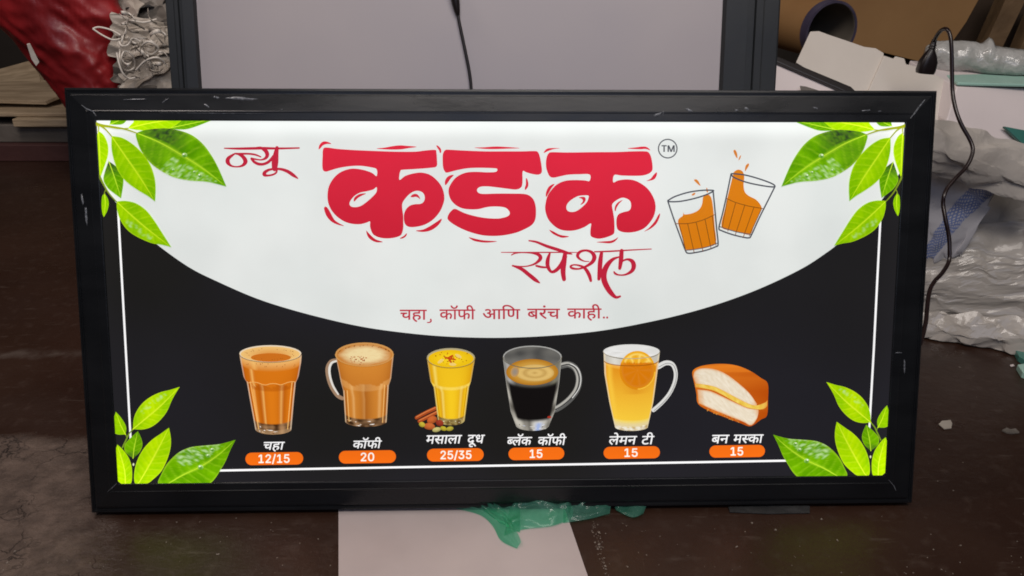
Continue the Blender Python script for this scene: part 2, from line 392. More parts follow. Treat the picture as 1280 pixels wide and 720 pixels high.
def vnoise(x, y, s=0.):
    return noise.noise(Vector((x, y, s)))
class Art:
    """One printed picture: pieces in photo-trace coordinates, each laid a hair above the one before."""
    level = 0
    def __init__(self, base=.0003, mirror=False):
        self.v, self.f, self.c = [], [], []; self.d = FD - base; self.m = mirror
    def P(self, x, y):
        u, z = face(x, y)
        if self.m: u = 2 * PCX - u
        u = min(max(u, PL), PR); z = min(max(z, PB), PT)
        return (u, self.d, z)
    def up(self): self.d -= .00004
    def add(self, pts, fs, cols):
        o = len(self.v); self.v += [self.P(*p) for p in pts]; self.c += cols
        self.f += [tuple(i + o for i in f) for f in fs]; self.up()
    def poly(self, loop, col, smooth=True, holes=(), n=4, fn=None):
        loops = [crom(l, True, n) if smooth else l for l in [loop, *holes]]
        fs = tessellate_polygon([[Vector((x, y, 0)) for x, y in l] for l in loops])
        pts = [p for l in loops for p in l]
        self.add(pts, [tuple(t) for t in fs], [fn(*p) if fn else lin(col) for p in pts])
    def stroke(self, pts, col, wd=None, closed=False, smooth=True, n=5, fn=None):
        P = [(p[0], p[1], p[2] if len(p) > 2 else wd) for p in pts]
        if smooth: P = crom(P, closed, n)
        if closed: P = P + [P[0]]
        vs, fs, cs = [], [], []; N_ = len(P)
        for i, (x, y, w_) in enumerate(P):
            a, b = (P[i - 1] if i else (P[-2] if closed else P[0])), (P[i + 1] if i < N_ - 1 else (P[1] if closed else P[-1]))
            dx, dy = b[0] - a[0], b[1] - a[1]; l = math.hypot(dx, dy) or 1; dx /= l; dy /= l
            vs += [(x - dy * w_ / 2, y + dx * w_ / 2), (x + dy * w_ / 2, y - dx * w_ / 2)]
            c_ = fn(i / (N_ - 1)) if fn else lin(col); cs += [c_, c_]
            if i: fs.append((2 * i - 2, 2 * i - 1, 2 * i + 1, 2 * i))
        self.add(vs, fs, cs); self.d += .00004
        if not closed:
            for e in (0, N_ - 1):
                x, y, w_ = P[e]; k = 8
                self.add([(x, y)] + [(x + math.cos(2 * math.pi * j / k) * w_ / 2, y + math.sin(2 * math.pi * j / k) * w_ / 2) for j in range(k)],
                         [(0, 1 + j, 1 + (j + 1) % k) for j in range(k)], [fn(e / (N_ - 1)) if fn else lin(col)] * (k + 1))
                self.d += .00002
        self.up()
    def ell(self, cx, cy, rx, ry, fn, rot=0, nr=5, na=28):
        if isinstance(fn, tuple): c0 = lin(fn); fn = lambda r, a: c0
        vs, fs, cs = [(cx, cy)], [], [fn(0, 0)]
        for i in range(1, nr + 1):
            for k in range(na):
                a = 2 * math.pi * k / na; x, y = rx * math.cos(a) * i / nr, ry * math.sin(a) * i / nr
                vs.append((cx + x * math.cos(rot) - y * math.sin(rot), cy + x * math.sin(rot) + y * math.cos(rot))); cs.append(fn(i / nr, a))
        for k in range(na):
            k2 = (k + 1) % na; fs.append((0, 1 + k, 1 + k2))
            for i in range(nr - 1): fs.append((1 + i * na + k, 1 + (i + 1) * na + k, 1 + (i + 1) * na + k2, 1 + i * na + k2))
        self.add(vs, fs, cs)
    def body(self, left, right, bow0, bow1, fn, nu=28, nv=30):
        """vessel side: left/right outline as (y, x) lists; rows bow downwards like a cylinder seen from above"""
        def ip(T, y):
            for (a, b), (c, d) in zip(T, T[1:]):
                if y <= c: return b + (d - b) * (y - a) / (c - a)
            return T[-1][1]
        vs, fs, cs = [], [], []; y0, y1 = left[0][0], left[-1][0]
        for j in range(nv + 1):
            v_ = j / nv; y = y0 + (y1 - y0) * v_; xl, xr = ip(left, y), ip(right, y); bw = bow0 + (bow1 - bow0) * v_
            for i in range(nu + 1):
                u = -math.cos(math.pi * i / nu)
                vs.append(((xl + xr) / 2 + (xr - xl) / 2 * u, y + bw * math.sqrt(max(0, 1 - u * u)))); cs.append(fn(u, v_))
                if i and j: q = j * (nu + 1) + i; fs.append((q - nu - 2, q - nu - 1, q, q - 1))
        self.add(vs, fs, cs)
    def leaf(self, left, right, mid, style='bright', ns=64, nt=9, veins=9, seed=0, dark=None, gloss=None, cut=False):
        L_ = resample([(*p, 0) for p in crom(left)], ns); R_ = resample([(*p, 0) for p in crom(right)], ns); M_ = resample([(*p, 0) for p in crom(mid)], ns)
        pal = dict(bright=((112, 176, 0), (160, 210, 0), (206, 234, 40)), deep=((78, 142, 0), (124, 188, 2), (190, 228, 50)), yellow=((138, 200, 0), (192, 232, 0), (226, 246, 50)))[style]
        c0, c1, c2 = map(lin, pal); vs, fs, cs = [], [], []; W = 2 * nt + 1
        for i in range(ns):
            s = i / (ns - 1)
            for j in range(W):
                t = (j - nt) / nt; a = L_[i] if t < 0 else R_[i]; p = M_[i].lerp(a, abs(t)); vs.append((p.x, p.y))
                f = .5 + .55 * vnoise(p.x * .05, p.y * .05, seed) + .28 * vnoise(p.x * .3, p.y * .3, seed + 5)
                f += .22 * (1 if t < 0 else -.6) * (1 - abs(t))
                c = mixc(c0, c1, f)
                ph = (s * veins - abs(t) * 1.15 + (.5 if t > 0 else 0)) % 1
                vein = max(0, 1 - min(ph, 1 - ph) / .13) * min(1, 3 * (1 - abs(t)) + .25)
                c = mixc(c, c2, .26 * vein); c = mixc(c, c0, .30 * max(0, 1 - abs(ph - .28) / .2))
                if abs(t) > .95: c = mixc(c, c2, .4)
                if abs(t) < .02: c = mixc(c, c2, .6)
                if dark:
                    q = dark(s, t)
                    if q > 0: c = mixc(c, lin((40, 56, 34)), min(1, q * 1.25) * (.75 + .5 * vnoise(p.x * .25, p.y * .25, seed)))
                if gloss:
                    q = gloss(s, t) * max(0, .10 + 1.5 * vnoise(p.x * .26, p.y * .26, seed + 9)) * (1 - .7 * vein)
                    if q > 0: c = mixc(c, lin((206, 236, 176)), min(.8, q))
                cs.append(c)
                if i and j: k = i * W + j; fs.append((k - W - 1, k - W, k, k - 1))
        self.add(vs, fs, cs)
        self.stroke([(m.x, m.y, 1.15 * (1 - .8 * i / (ns - 1))) for i, m in enumerate(M_)][::4], pal[2], smooth=False)
        self.d -= .00004
    def drop(self, x, y, r):
        self.ell(x, y, r, r * .85, lambda q, a: mixc(lin((90, 150, 40)), lin((200, 232, 150)), q * (.5 - .5 * math.sin(a))), nr=3, na=14)
        self.ell(x - r * .3, y - r * .35, r * .32, r * .25, (246, 255, 236), nr=1, na=8)
    def done(self, name, parent):
        o = mesh(name, self.v, self.f, M_PRINT, parent, cols=self.c); fix_up(o); return o
def fix_up(o):                                  # every printed piece faces the viewer's side of the sign
    me = o.data; flip = [p.index for p in me.polygons if p.normal.y > 0]
    for i in flip: me.polygons[i].flip()
    me.update()

BLACK = (34, 33, 35)
base = Art(0)
nx, nz_ = 60, 30
vs = [(PL + (PR - PL) * i / nx, FD, PB + (PT - PB) * j / nz_) for j in range(nz_ + 1) for i in range(nx + 1)]
fs = [(j * (nx + 1) + i, j * (nx + 1) + i + 1, (j + 1) * (nx + 1) + i + 1, (j + 1) * (nx + 1) + i) for j in range(nz_) for i in range(nx)]
facep = mesh('face_panel', vs, fs, M_PRINT, sign, cols=[mixc(lin((30, 29, 28)), lin((34, 33, 38)), .5 + 1.3 * noise.noise(Vector((v_[0] * 4, v_[2] * 4, 2)))) for v_ in vs]); fix_up(facep)

# white field with the curved lower edge
ARC = [(112, 203), (127, 226), (147, 256), (168, 281), (195, 304.6), (236.3, 334), (273.8, 352.8), (320.6, 373), (367.5, 388), (418, 401), (456.3, 409), (493.8, 414.5),
       (540.6, 419.4), (587.5, 421.8), (638, 422), (696.3, 419), (752.5, 413.2), (808.8, 403), (860, 391), (906.9, 376.9), (953.8, 359), (1000.6, 336.6),
       (1028.8, 318.8), (1053, 300), (1095, 259), (1124, 217), (1140, 190)]
a = Art(.00012)
cur = crom(ARC, False, 5); top = [(cur[i][0], 140) for i in range(len(cur))]
n = len(cur); rows = 10; vs, fs, cs = [], [], []
for j in range(rows + 1):
    for i in range(n):
        vs.append((cur[i][0], 140 + (cur[i][1] - 140) * j / rows))
        x, y = vs[-1]; k = .5 + .5 * vnoise(x * .012, y * .012, 3)
        cs.append(mixc(lin((217, 223, 220)), lin((231, 234, 231)), k))
        if i and j: q = j * n + i; fs.append((q - n - 1, q - n, q, q - 1))
a.add(vs, fs, cs); a.done('white_field_print', facep)

# thin white border line
a = Art(.00025)
a.stroke([(147.5, 258), (152.5, 350), (158, 450), (164, 560)], (250, 250, 250), 2.6, smooth=False)
a.done('border_line_print', facep)
a = Art(.00025)
a.stroke([(1101, 262), (1096.5, 350), (1092, 440), (1086, 545)], (250, 250, 250), 2.6, smooth=False)
a.done('border_line_print', facep)
a = Art(.00025)
a.stroke([(262, 588.3), (500, 584), (740, 580), (992, 575.6)], (250, 250, 250), 2.6, smooth=False)
a.done('border_line_print', facep)

# leafy corners (the right ones mirror the left ones, as printed)
def Z(pts, s, ox, oy): return [(x / s + ox, y / s + oy) for x, y in pts]
def corner_top(mirror):
    a = Art(.0005, mirror); z = lambda *p: Z(p, 4, 100, 140)
    a.leaf(z((150, 62), (152, 50), (160, 38), (200, 30)), z((150, 62), (180, 64), (215, 60), (238, 38)), z((150, 62), (175, 52), (215, 34)), 'deep', seed=1, veins=5)
    a.leaf(z((440, 82), (480, 60), (540, 30), (690, 30)), z((440, 82), (500, 88), (560, 80), (690, 30)), z((440, 82), (520, 66), (690, 30)), 'deep', seed=2)
    a.leaf(z((240, 82), (265, 55), (300, 34), (530, 28)), z((240, 82), (320, 93), (440, 86), (530, 28)), z((240, 82), (330, 60), (440, 40), (530, 28)), 'yellow', seed=3, veins=7)
    a.leaf(z((145, 245), (124, 305), (119, 342), (140, 380), (172, 407), (207, 432)), z((145, 245), (185, 275), (212, 312), (219, 352), (207, 432)),
           z((145, 245), (165, 300), (185, 360), (207, 432)), 'deep', seed=4, veins=7, dark=lambda s, t: max(0, 1.05 - s * 2.3))
    a.leaf(z((94, 95), (80, 150), (80, 230), (84, 290), (104, 328)), z((94, 95), (118, 112), (136, 145), (144, 182), (138, 232), (104, 328)), z((94, 95), (100, 190), (104, 328)), 'yellow', seed=5, veins=8)
    a.leaf(z((125, 408), (113, 422), (110, 468), (115, 510), (122, 525)), z((125, 408), (140, 430), (146, 460), (138, 495), (122, 525)), z((125, 408), (129, 460), (122, 525)), 'bright', seed=6, veins=5, ns=30)
    a.leaf(z((185, 447), (188, 490), (204, 540), (240, 590), (290, 625), (360, 655), (412, 664), (459, 676)), z((185, 447), (230, 444), (282, 456), (332, 490), (372, 540), (412, 602), (459, 676)),
           z((185, 447), (250, 508), (340, 585), (459, 676)), 'bright', seed=7, gloss=lambda s, t: .5 if (t < 0 and -.7 < t < -.3 and .3 < s < .7) else 0)
    a.leaf(z((160, 120), (161, 190), (178, 260), (208, 320), (250, 362), (300, 396), (342, 421), (378, 448)), z((160, 120), (215, 130), (272, 165), (322, 215), (357, 270), (376, 330), (381, 385), (378, 448)),
           z((160, 120), (225, 215), (298, 320), (378, 448)), 'bright', seed=8, veins=10)
    a.leaf(z((285, 105), (282, 122), (306, 190), (350, 250), (400, 290), (470, 326), (550, 343), (640, 350), (734, 373)), z((285, 105), (330, 90), (430, 82), (500, 93), (562, 116), (612, 155), (652, 205), (692, 275), (734, 373)),
           z((285, 105), (400, 152), (512, 216), (620, 285), (734, 373)), 'deep', seed=9, veins=11,
           dark=lambda s, t: max(0, 1 - abs(s - .24) / .26) * (1.1 if t > .12 else .25), gloss=lambda s, t: .95 if (t < -.3 and .4 < s < .9) else 0)
    for p, r in (((525, 216), 3.4), ((603, 318), 3.0), ((575, 300), 2.0), ((470, 290), 1.8)):
        q = z(p)[0]; a.drop(q[0], q[1], r)
    st = (150, 160, 24)
    a.stroke([(*p, w_) for p, w_ in zip(z((84, 60), (112, 68), (170, 76), (230, 87), (292, 108)), (4.5, 3.6, 2.6, 2.0, 1.4))], st)
    a.stroke([(*p, w_) for p, w_ in zip(z((104, 68), (132, 88), (162, 122)), (2.4, 1.8, 1.4))], st)
    a.stroke([(*p, w_) for p, w_ in zip(z((150, 76), (200, 84), (246, 82)), (1.6, 1.4, 1.2))], st)
    a.stroke([(*p, w_) for p, w_ in zip(z((96, 70), (98, 84), (95, 100)), (2.0, 1.6, 1.2))], (170, 176, 60))
    a.stroke([(*p, w_) for p, w_ in zip(z((100, 318), (122, 362), (150, 408), (188, 450)), (3.0, 2.2, 1.8, 1.4))], (120, 140, 36))
    a.stroke([(*p, w_) for p, w_ in zip(z((134, 388), (128, 400), (125, 412)), (1.4, 1.2, 1.0))], (120, 140, 36))
    a.done('leaf_print', facep)
def corner_bottom(mirror):
    a = Art(.0005, mirror); z = lambda *p: Z(p, 4.8, 130, 470)
    a.stroke([(*p, w_) for p, w_ in zip(z((178, 316), (152, 345), (135, 380), (112, 428)), (1.4, 1.6, 1.8, 1.8))], (120, 150, 40))
    a.stroke([(*p, w_) for p, w_ in zip(z((130, 348), (136, 360), (140, 372)), (1.2, 1.2, 1.2))], (120, 150, 40))
    a.leaf(z((130, 350), (84, 350), (60, 330), (60, 260), (72, 214)), z((130, 350), (135, 315), (126, 285), (100, 245), (72, 214)), z((130, 350), (100, 290), (72, 214)), 'bright', seed=11, veins=5, ns=36)
    a.leaf(z((175, 318), (179, 262), (195, 215), (230, 165), (280, 125), (340, 97), (400, 82), (456, 64)), z((175, 318), (230, 320), (282, 306), (332, 270), (377, 215), (406, 150), (430, 105), (456, 64)),
           z((175, 318), (260, 248), (345, 175), (456, 64)), 'yellow', seed=12, veins=9, gloss=lambda s, t: .6 if (-.75 < t < -.35 and .3 < s < .75) else 0)
    a.leaf(z((176, 492), (140, 466), (124, 440), (130, 405), (165, 366), (205, 330)), z((176, 492), (212, 460), (231, 420), (229, 385), (216, 352), (205, 330)), z((176, 492), (185, 420), (205, 330)), 'deep', seed=13, veins=6, ns=40,
           dark=lambda s, t: max(0, .95 - s * 3.2))
    a.leaf(z((130, 660), (100, 640), (70, 600), (68, 470), (82, 410)), z((130, 660), (164, 642), (171, 585), (165, 530), (145, 480), (110, 435), (82, 410)), z((130, 660), (125, 560), (82, 410)), 'yellow', seed=14, veins=7)
    a.leaf(z((205, 652), (186, 636), (184, 580), (200, 510), (236, 440), (286, 385), (342, 345), (392, 309)), z((205, 652), (262, 642), (292, 622), (346, 570), (381, 500), (401, 430), (403, 370), (392, 309)),
           z((205, 652), (270, 540), (330, 430), (392, 309)), 'yellow', seed=15, veins=9)
    a.leaf(z((360, 662), (326, 640), (345, 590), (370, 540), (402, 500), (452, 456), (520, 426), (600, 416), (700, 406), (791, 381)), z((360, 662), (600, 660), (642, 640), (674, 605), (702, 560), (731, 510), (761, 440), (791, 381)),
           z((360, 662), (470, 595), (585, 540), (690, 470), (791, 381)), 'deep', seed=16, veins=11, gloss=lambda s, t: 1.0 if (t < -.25 and .35 < s < .85) else 0)
    for p, r in (((653, 440), 2.8), ((628, 476), 2.8), ((582, 545), 3.4)):
        q = z(p)[0]; a.drop(q[0], q[1], r)
    a.ell(*z((180, 528))[0], 1.1, 1.8, (220, 226, 190), nr=1, na=10)
    a.done('leaf_print', facep)
for mir in (False, True): corner_top(mir); corner_bottom(mir)

# ---- the red title
RED = (206, 34, 58)
def redfn(x, y): return mixc(lin((219, 34, 58)), lin((198, 32, 52)), (y - 185) / 115)
z1 = lambda *p: Z(p, 4.966, 390, 165)
a = Art()
a.poly(z1((68, 112), (85, 96), (160, 105), (260, 112), (400, 118), (520, 122), (640, 122), (700, 115), (764, 111), (772, 125), (776, 170), (774, 212), (740, 222), (640, 230), (560, 235), (550, 241), (543, 265), (544, 298),
          (580, 272), (640, 255), (690, 253), (740, 270), (785, 310), (812, 355), (822, 410), (812, 455), (790, 500), (750, 545), (700, 575), (650, 588), (610, 590), (585, 580), (572, 555), (571, 512),
          (585, 478), (610, 456), (640, 448), (672, 446), (692, 434), (700, 412), (696, 388), (680, 371), (650, 365), (620, 375), (590, 400), (563, 438), (560, 470), (566, 515), (567, 560),
          (567, 592), (560, 625), (545, 645), (500, 658), (450, 660), (410, 652), (380, 635), (365, 605), (360, 580), (360, 555), (340, 562), (300, 572), (250, 570), (200, 555), (150, 520), (115, 475), (98, 425), (98, 370),
          (110, 325), (140, 280), (180, 248), (230, 230), (275, 228), (330, 238), (375, 255), (401, 274), (402, 232), (370, 220), (300, 210), (230, 213), (160, 225), (110, 240), (85, 246), (68, 235), (64, 200), (66, 150)),
       RED, holes=[z1((401, 342), (380, 357), (340, 368), (300, 376), (265, 396), (240, 425), (233, 448), (245, 463), (275, 466), (310, 455), (350, 425), (385, 392), (401, 370))], fn=redfn)
for q in ([(612, 402), (625, 388), (645, 384), (662, 395), (672, 418), (660, 408), (645, 402), (625, 405)], [(262, 432), (262, 410), (285, 390), (310, 382), (336, 382), (310, 395), (285, 410)],
          [(42, 108), (45, 85), (60, 65), (80, 58), (105, 64), (120, 74), (95, 74), (70, 82), (55, 98)], [(400, 103), (450, 97), (500, 88), (545, 83), (590, 86), (650, 92), (600, 100), (550, 108), (480, 109)],
          [(772, 83), (785, 88), (800, 105), (802, 125), (795, 130), (788, 112), (778, 98)], [(75, 475), (85, 463), (100, 475), (120, 510), (140, 545), (170, 567), (200, 583), (160, 575), (120, 555), (90, 520)],
          [(337, 612), (350, 625), (375, 650), (400, 668), (440, 682), (400, 684), (365, 668), (345, 645)], [(545, 660), (570, 645), (588, 628), (585, 645), (565, 660)],
          [(645, 612), (690, 605), (730, 585), (770, 560), (805, 538), (795, 565), (765, 595), (725, 615), (680, 620)]):
    a.poly(z1(*q), RED, fn=redfn)
a.done('red_letter', facep)
z2 = lambda *p: Z(p, 4.9625, 540, 165)
a = Art()
a.poly(z2((66, 150), (72, 125), (85, 111), (110, 110), (200, 115), (330, 120), (450, 120), (560, 120), (630, 118), (655, 123), (668, 150), (678, 200), (682, 240), (675, 258), (655, 265), (620, 260), (585, 250), (563, 243),
          (562, 300), (560, 325), (555, 340), (540, 352), (515, 357), (470, 352), (400, 343), (340, 337), (300, 340), (282, 352), (280, 365), (290, 378), (320, 384), (400, 382), (500, 382), (570, 384), (605, 395), (630, 420),
          (643, 460), (645, 510), (638, 550), (615, 580), (570, 605), (520, 625), (450, 640), (380, 645), (310, 640), (240, 622), (180, 598), (130, 570), (100, 545), (97, 525), (110, 500), (130, 480), (145, 477), (165, 485),
          (200, 502), (260, 520), (330, 533), (400, 537), (440, 532), (470, 522), (482, 508), (478, 490), (460, 472), (430, 464), (385, 462), (340, 466), (290, 478), (240, 480), (190, 474), (150, 455), (120, 425), (105, 390),
          (103, 355), (115, 325), (140, 290), (175, 265), (220, 250), (280, 247), (340, 250), (390, 248), (404, 240), (404, 230), (390, 225), (300, 222), (220, 225), (150, 238), (95, 252), (80, 245), (68, 215)), RED, fn=redfn)
for q in ([(262, 97), (320, 95), (390, 90), (450, 92), (545, 100), (480, 103), (400, 106), (330, 105)], [(83, 330), (80, 308), (90, 285), (110, 270), (135, 267), (115, 290), (98, 315)],
          [(583, 287), (592, 295), (598, 325), (592, 345), (578, 360), (576, 345), (582, 325)], [(228, 652), (260, 660), (320, 672), (405, 678), (340, 686), (280, 680), (250, 670)]):
    a.poly(z2(*q), RED, fn=redfn)
a.done('red_letter', facep)
z3 = lambda *p: Z(p, 4.963, 670, 165)
a = Art()
a.poly(z3((62, 180), (68, 150), (80, 131), (100, 125), (200, 127), (350, 125), (500, 124), (600, 120), (680, 120), (702, 131), (715, 160), (723, 210), (720, 240), (700, 258), (660, 270), (600, 272), (530, 270), (485, 267), (479, 312),
          (510, 300), (560, 294), (610, 300), (660, 325), (700, 360), (730, 410), (742, 460), (735, 510), (715, 550), (680, 590), (640, 612), (590, 623), (545, 622), (515, 612), (502, 595), (498, 560), (501, 530), (515, 508),
          (545, 496), (575, 488), (588, 470), (588, 440), (575, 420), (545, 408), (520, 412), (490, 430), (472, 452), (477, 490), (485, 540), (487, 590), (485, 625), (470, 640), (430, 655), (390, 662), (355, 655), (338, 640),
          (338, 600), (340, 567), (300, 590), (250, 608), (200, 613), (150, 605), (110, 580), (75, 540), (58, 490), (58, 450), (70, 400), (95, 360), (130, 325), (180, 303), (240, 298), (300, 300), (332, 303), (333, 264),
          (270, 262), (200, 265), (150, 275), (110, 283), (85, 275), (68, 240), (62, 210)), RED,
       holes=[z3((325, 395), (300, 393), (260, 398), (220, 420), (195, 445), (188, 470), (198, 490), (225, 496), (255, 488), (290, 462), (315, 435), (325, 410))], fn=redfn)
for q in ([(265, 408), (285, 402), (303, 405), (308, 420), (298, 440), (275, 452), (290, 430), (285, 415)], [(537, 422), (510, 435), (493, 455), (487, 480), (493, 492), (500, 470), (515, 445)],
          [(48, 130), (60, 110), (85, 100), (150, 101), (110, 106), (75, 118)], [(567, 102), (620, 95), (665, 90), (690, 95), (708, 113), (680, 105), (640, 107)], [(748, 250), (748, 270), (730, 295), (685, 304), (710, 290), (730, 265)],
          [(62, 403), (62, 375), (75, 345), (95, 328), (115, 323), (95, 350), (75, 385)], [(82, 607), (110, 618), (150, 638), (205, 648), (165, 656), (130, 645), (100, 628)],
          [(375, 683), (420, 678), (460, 675), (485, 667), (510, 653), (490, 678), (460, 690), (420, 688)], [(670, 617), (700, 595), (735, 555), (755, 520), (768, 505), (765, 530), (745, 570), (710, 600)]):
    a.poly(z3(*q), RED, fn=redfn)
a.done('red_letter', facep)

def brush(a, s, ox, oy, lines, col):
    for l in lines: a.stroke([(x / s + ox, y / s + oy, w_ * 1.14 / s + .12) for x, y, w_ in l], col, n=6)
SRED = (186, 34, 58)
a = Art()
brush(a, 9, 260, 160, [
    [(185, 228, 10), (350, 232, 22), (600, 228, 26), (800, 230, 20), (1025, 225, 14)],
    [(300, 290, 16), (232, 340, 36), (224, 385, 40), (262, 425, 20), (330, 436, 14), (392, 420, 26), (422, 378, 42), (400, 330, 36), (350, 296, 24), (305, 288, 16)],
    [(345, 292, 22), (450, 290, 18), (530, 300, 18), (595, 325, 12)],
    [(545, 222, 16), (600, 225, 26), (650, 258, 38), (668, 300, 38), (650, 338, 28), (600, 358, 14), (540, 352, 16), (490, 343, 20)],
    [(490, 345, 22), (520, 380, 26), (570, 405, 28), (630, 405, 26), (690, 375, 28), (745, 310, 26)],
    [(778, 222, 34), (766, 290, 50), (756, 370, 66), (752, 440, 56), (752, 462, 46)],
    [(778, 470, 16), (768, 502, 18), (730, 525, 18), (670, 535, 20), (636, 524, 36), (642, 498, 32), (690, 470, 24), (760, 460, 20), (830, 465, 26), (900, 490, 32), (960, 530, 32), (1010, 566, 12)]], SRED)
a.done('red_script_word', facep)
a = Art()
brush(a, 6.4, 630, 295, [
    [(-22, 131, 5), (100, 131, 7), (250, 131, 8), (400, 131, 8), (590, 131, 5)], [(725, 126, 9), (850, 122, 11), (1000, 113, 9), (1178, 104, 6)],
    [(60, 152, 7), (90, 138, 9), (150, 132, 8), (230, 136, 14), (280, 152, 24), (290, 182, 26), (250, 220, 15), (190, 240, 9), (130, 244, 9), (68, 238, 11)],
    [(70, 237, 11), (140, 264, 24), (200, 310, 27), (250, 350, 26), (284, 374, 9)], [(258, 238, 14), (300, 248, 15), (345, 251, 12)],
    [(366, 138, 14), (350, 190, 27), (350, 240, 27), (375, 284, 19), (410, 278, 24), (450, 238, 27), (490, 165, 28)], [(490, 132, 26), (480, 200, 36), (472, 280, 35), (480, 346, 28)],
    [(200, 37, 9), (260, 48, 15), (340, 80, 20), (420, 106, 22), (490, 130, 22), (542, 144, 8)],
    [(680, 203, 5), (640, 200, 8), (602, 180, 16), (588, 153, 22), (610, 125, 19), (655, 115, 15), (700, 130, 22), (722, 165, 30), (708, 205, 26), (660, 240, 17), (600, 262, 12), (548, 258, 16), (532, 242, 14), (560, 230, 10), (610, 238, 14), (650, 262, 22), (680, 310, 26), (694, 358, 18)],
    [(780, 132, 22), (770, 200, 32), (764, 280, 30), (758, 344, 22)],
    [(922, 166, 9), (870, 186, 22), (826, 232, 34), (800, 290, 40), (800, 350, 40), (825, 410, 38), (860, 460, 32), (895, 489, 20), (928, 482, 14)],
    [(940, 118, 28), (935, 190, 31), (925, 258, 22)], [(940, 202, 12), (985, 186, 15), (1024, 202, 28), (1037, 240, 32), (1020, 280, 24), (970, 308, 13), (920, 311, 10), (890, 300, 15), (879, 286, 10)]], SRED)
a.done('red_script_word', facep)

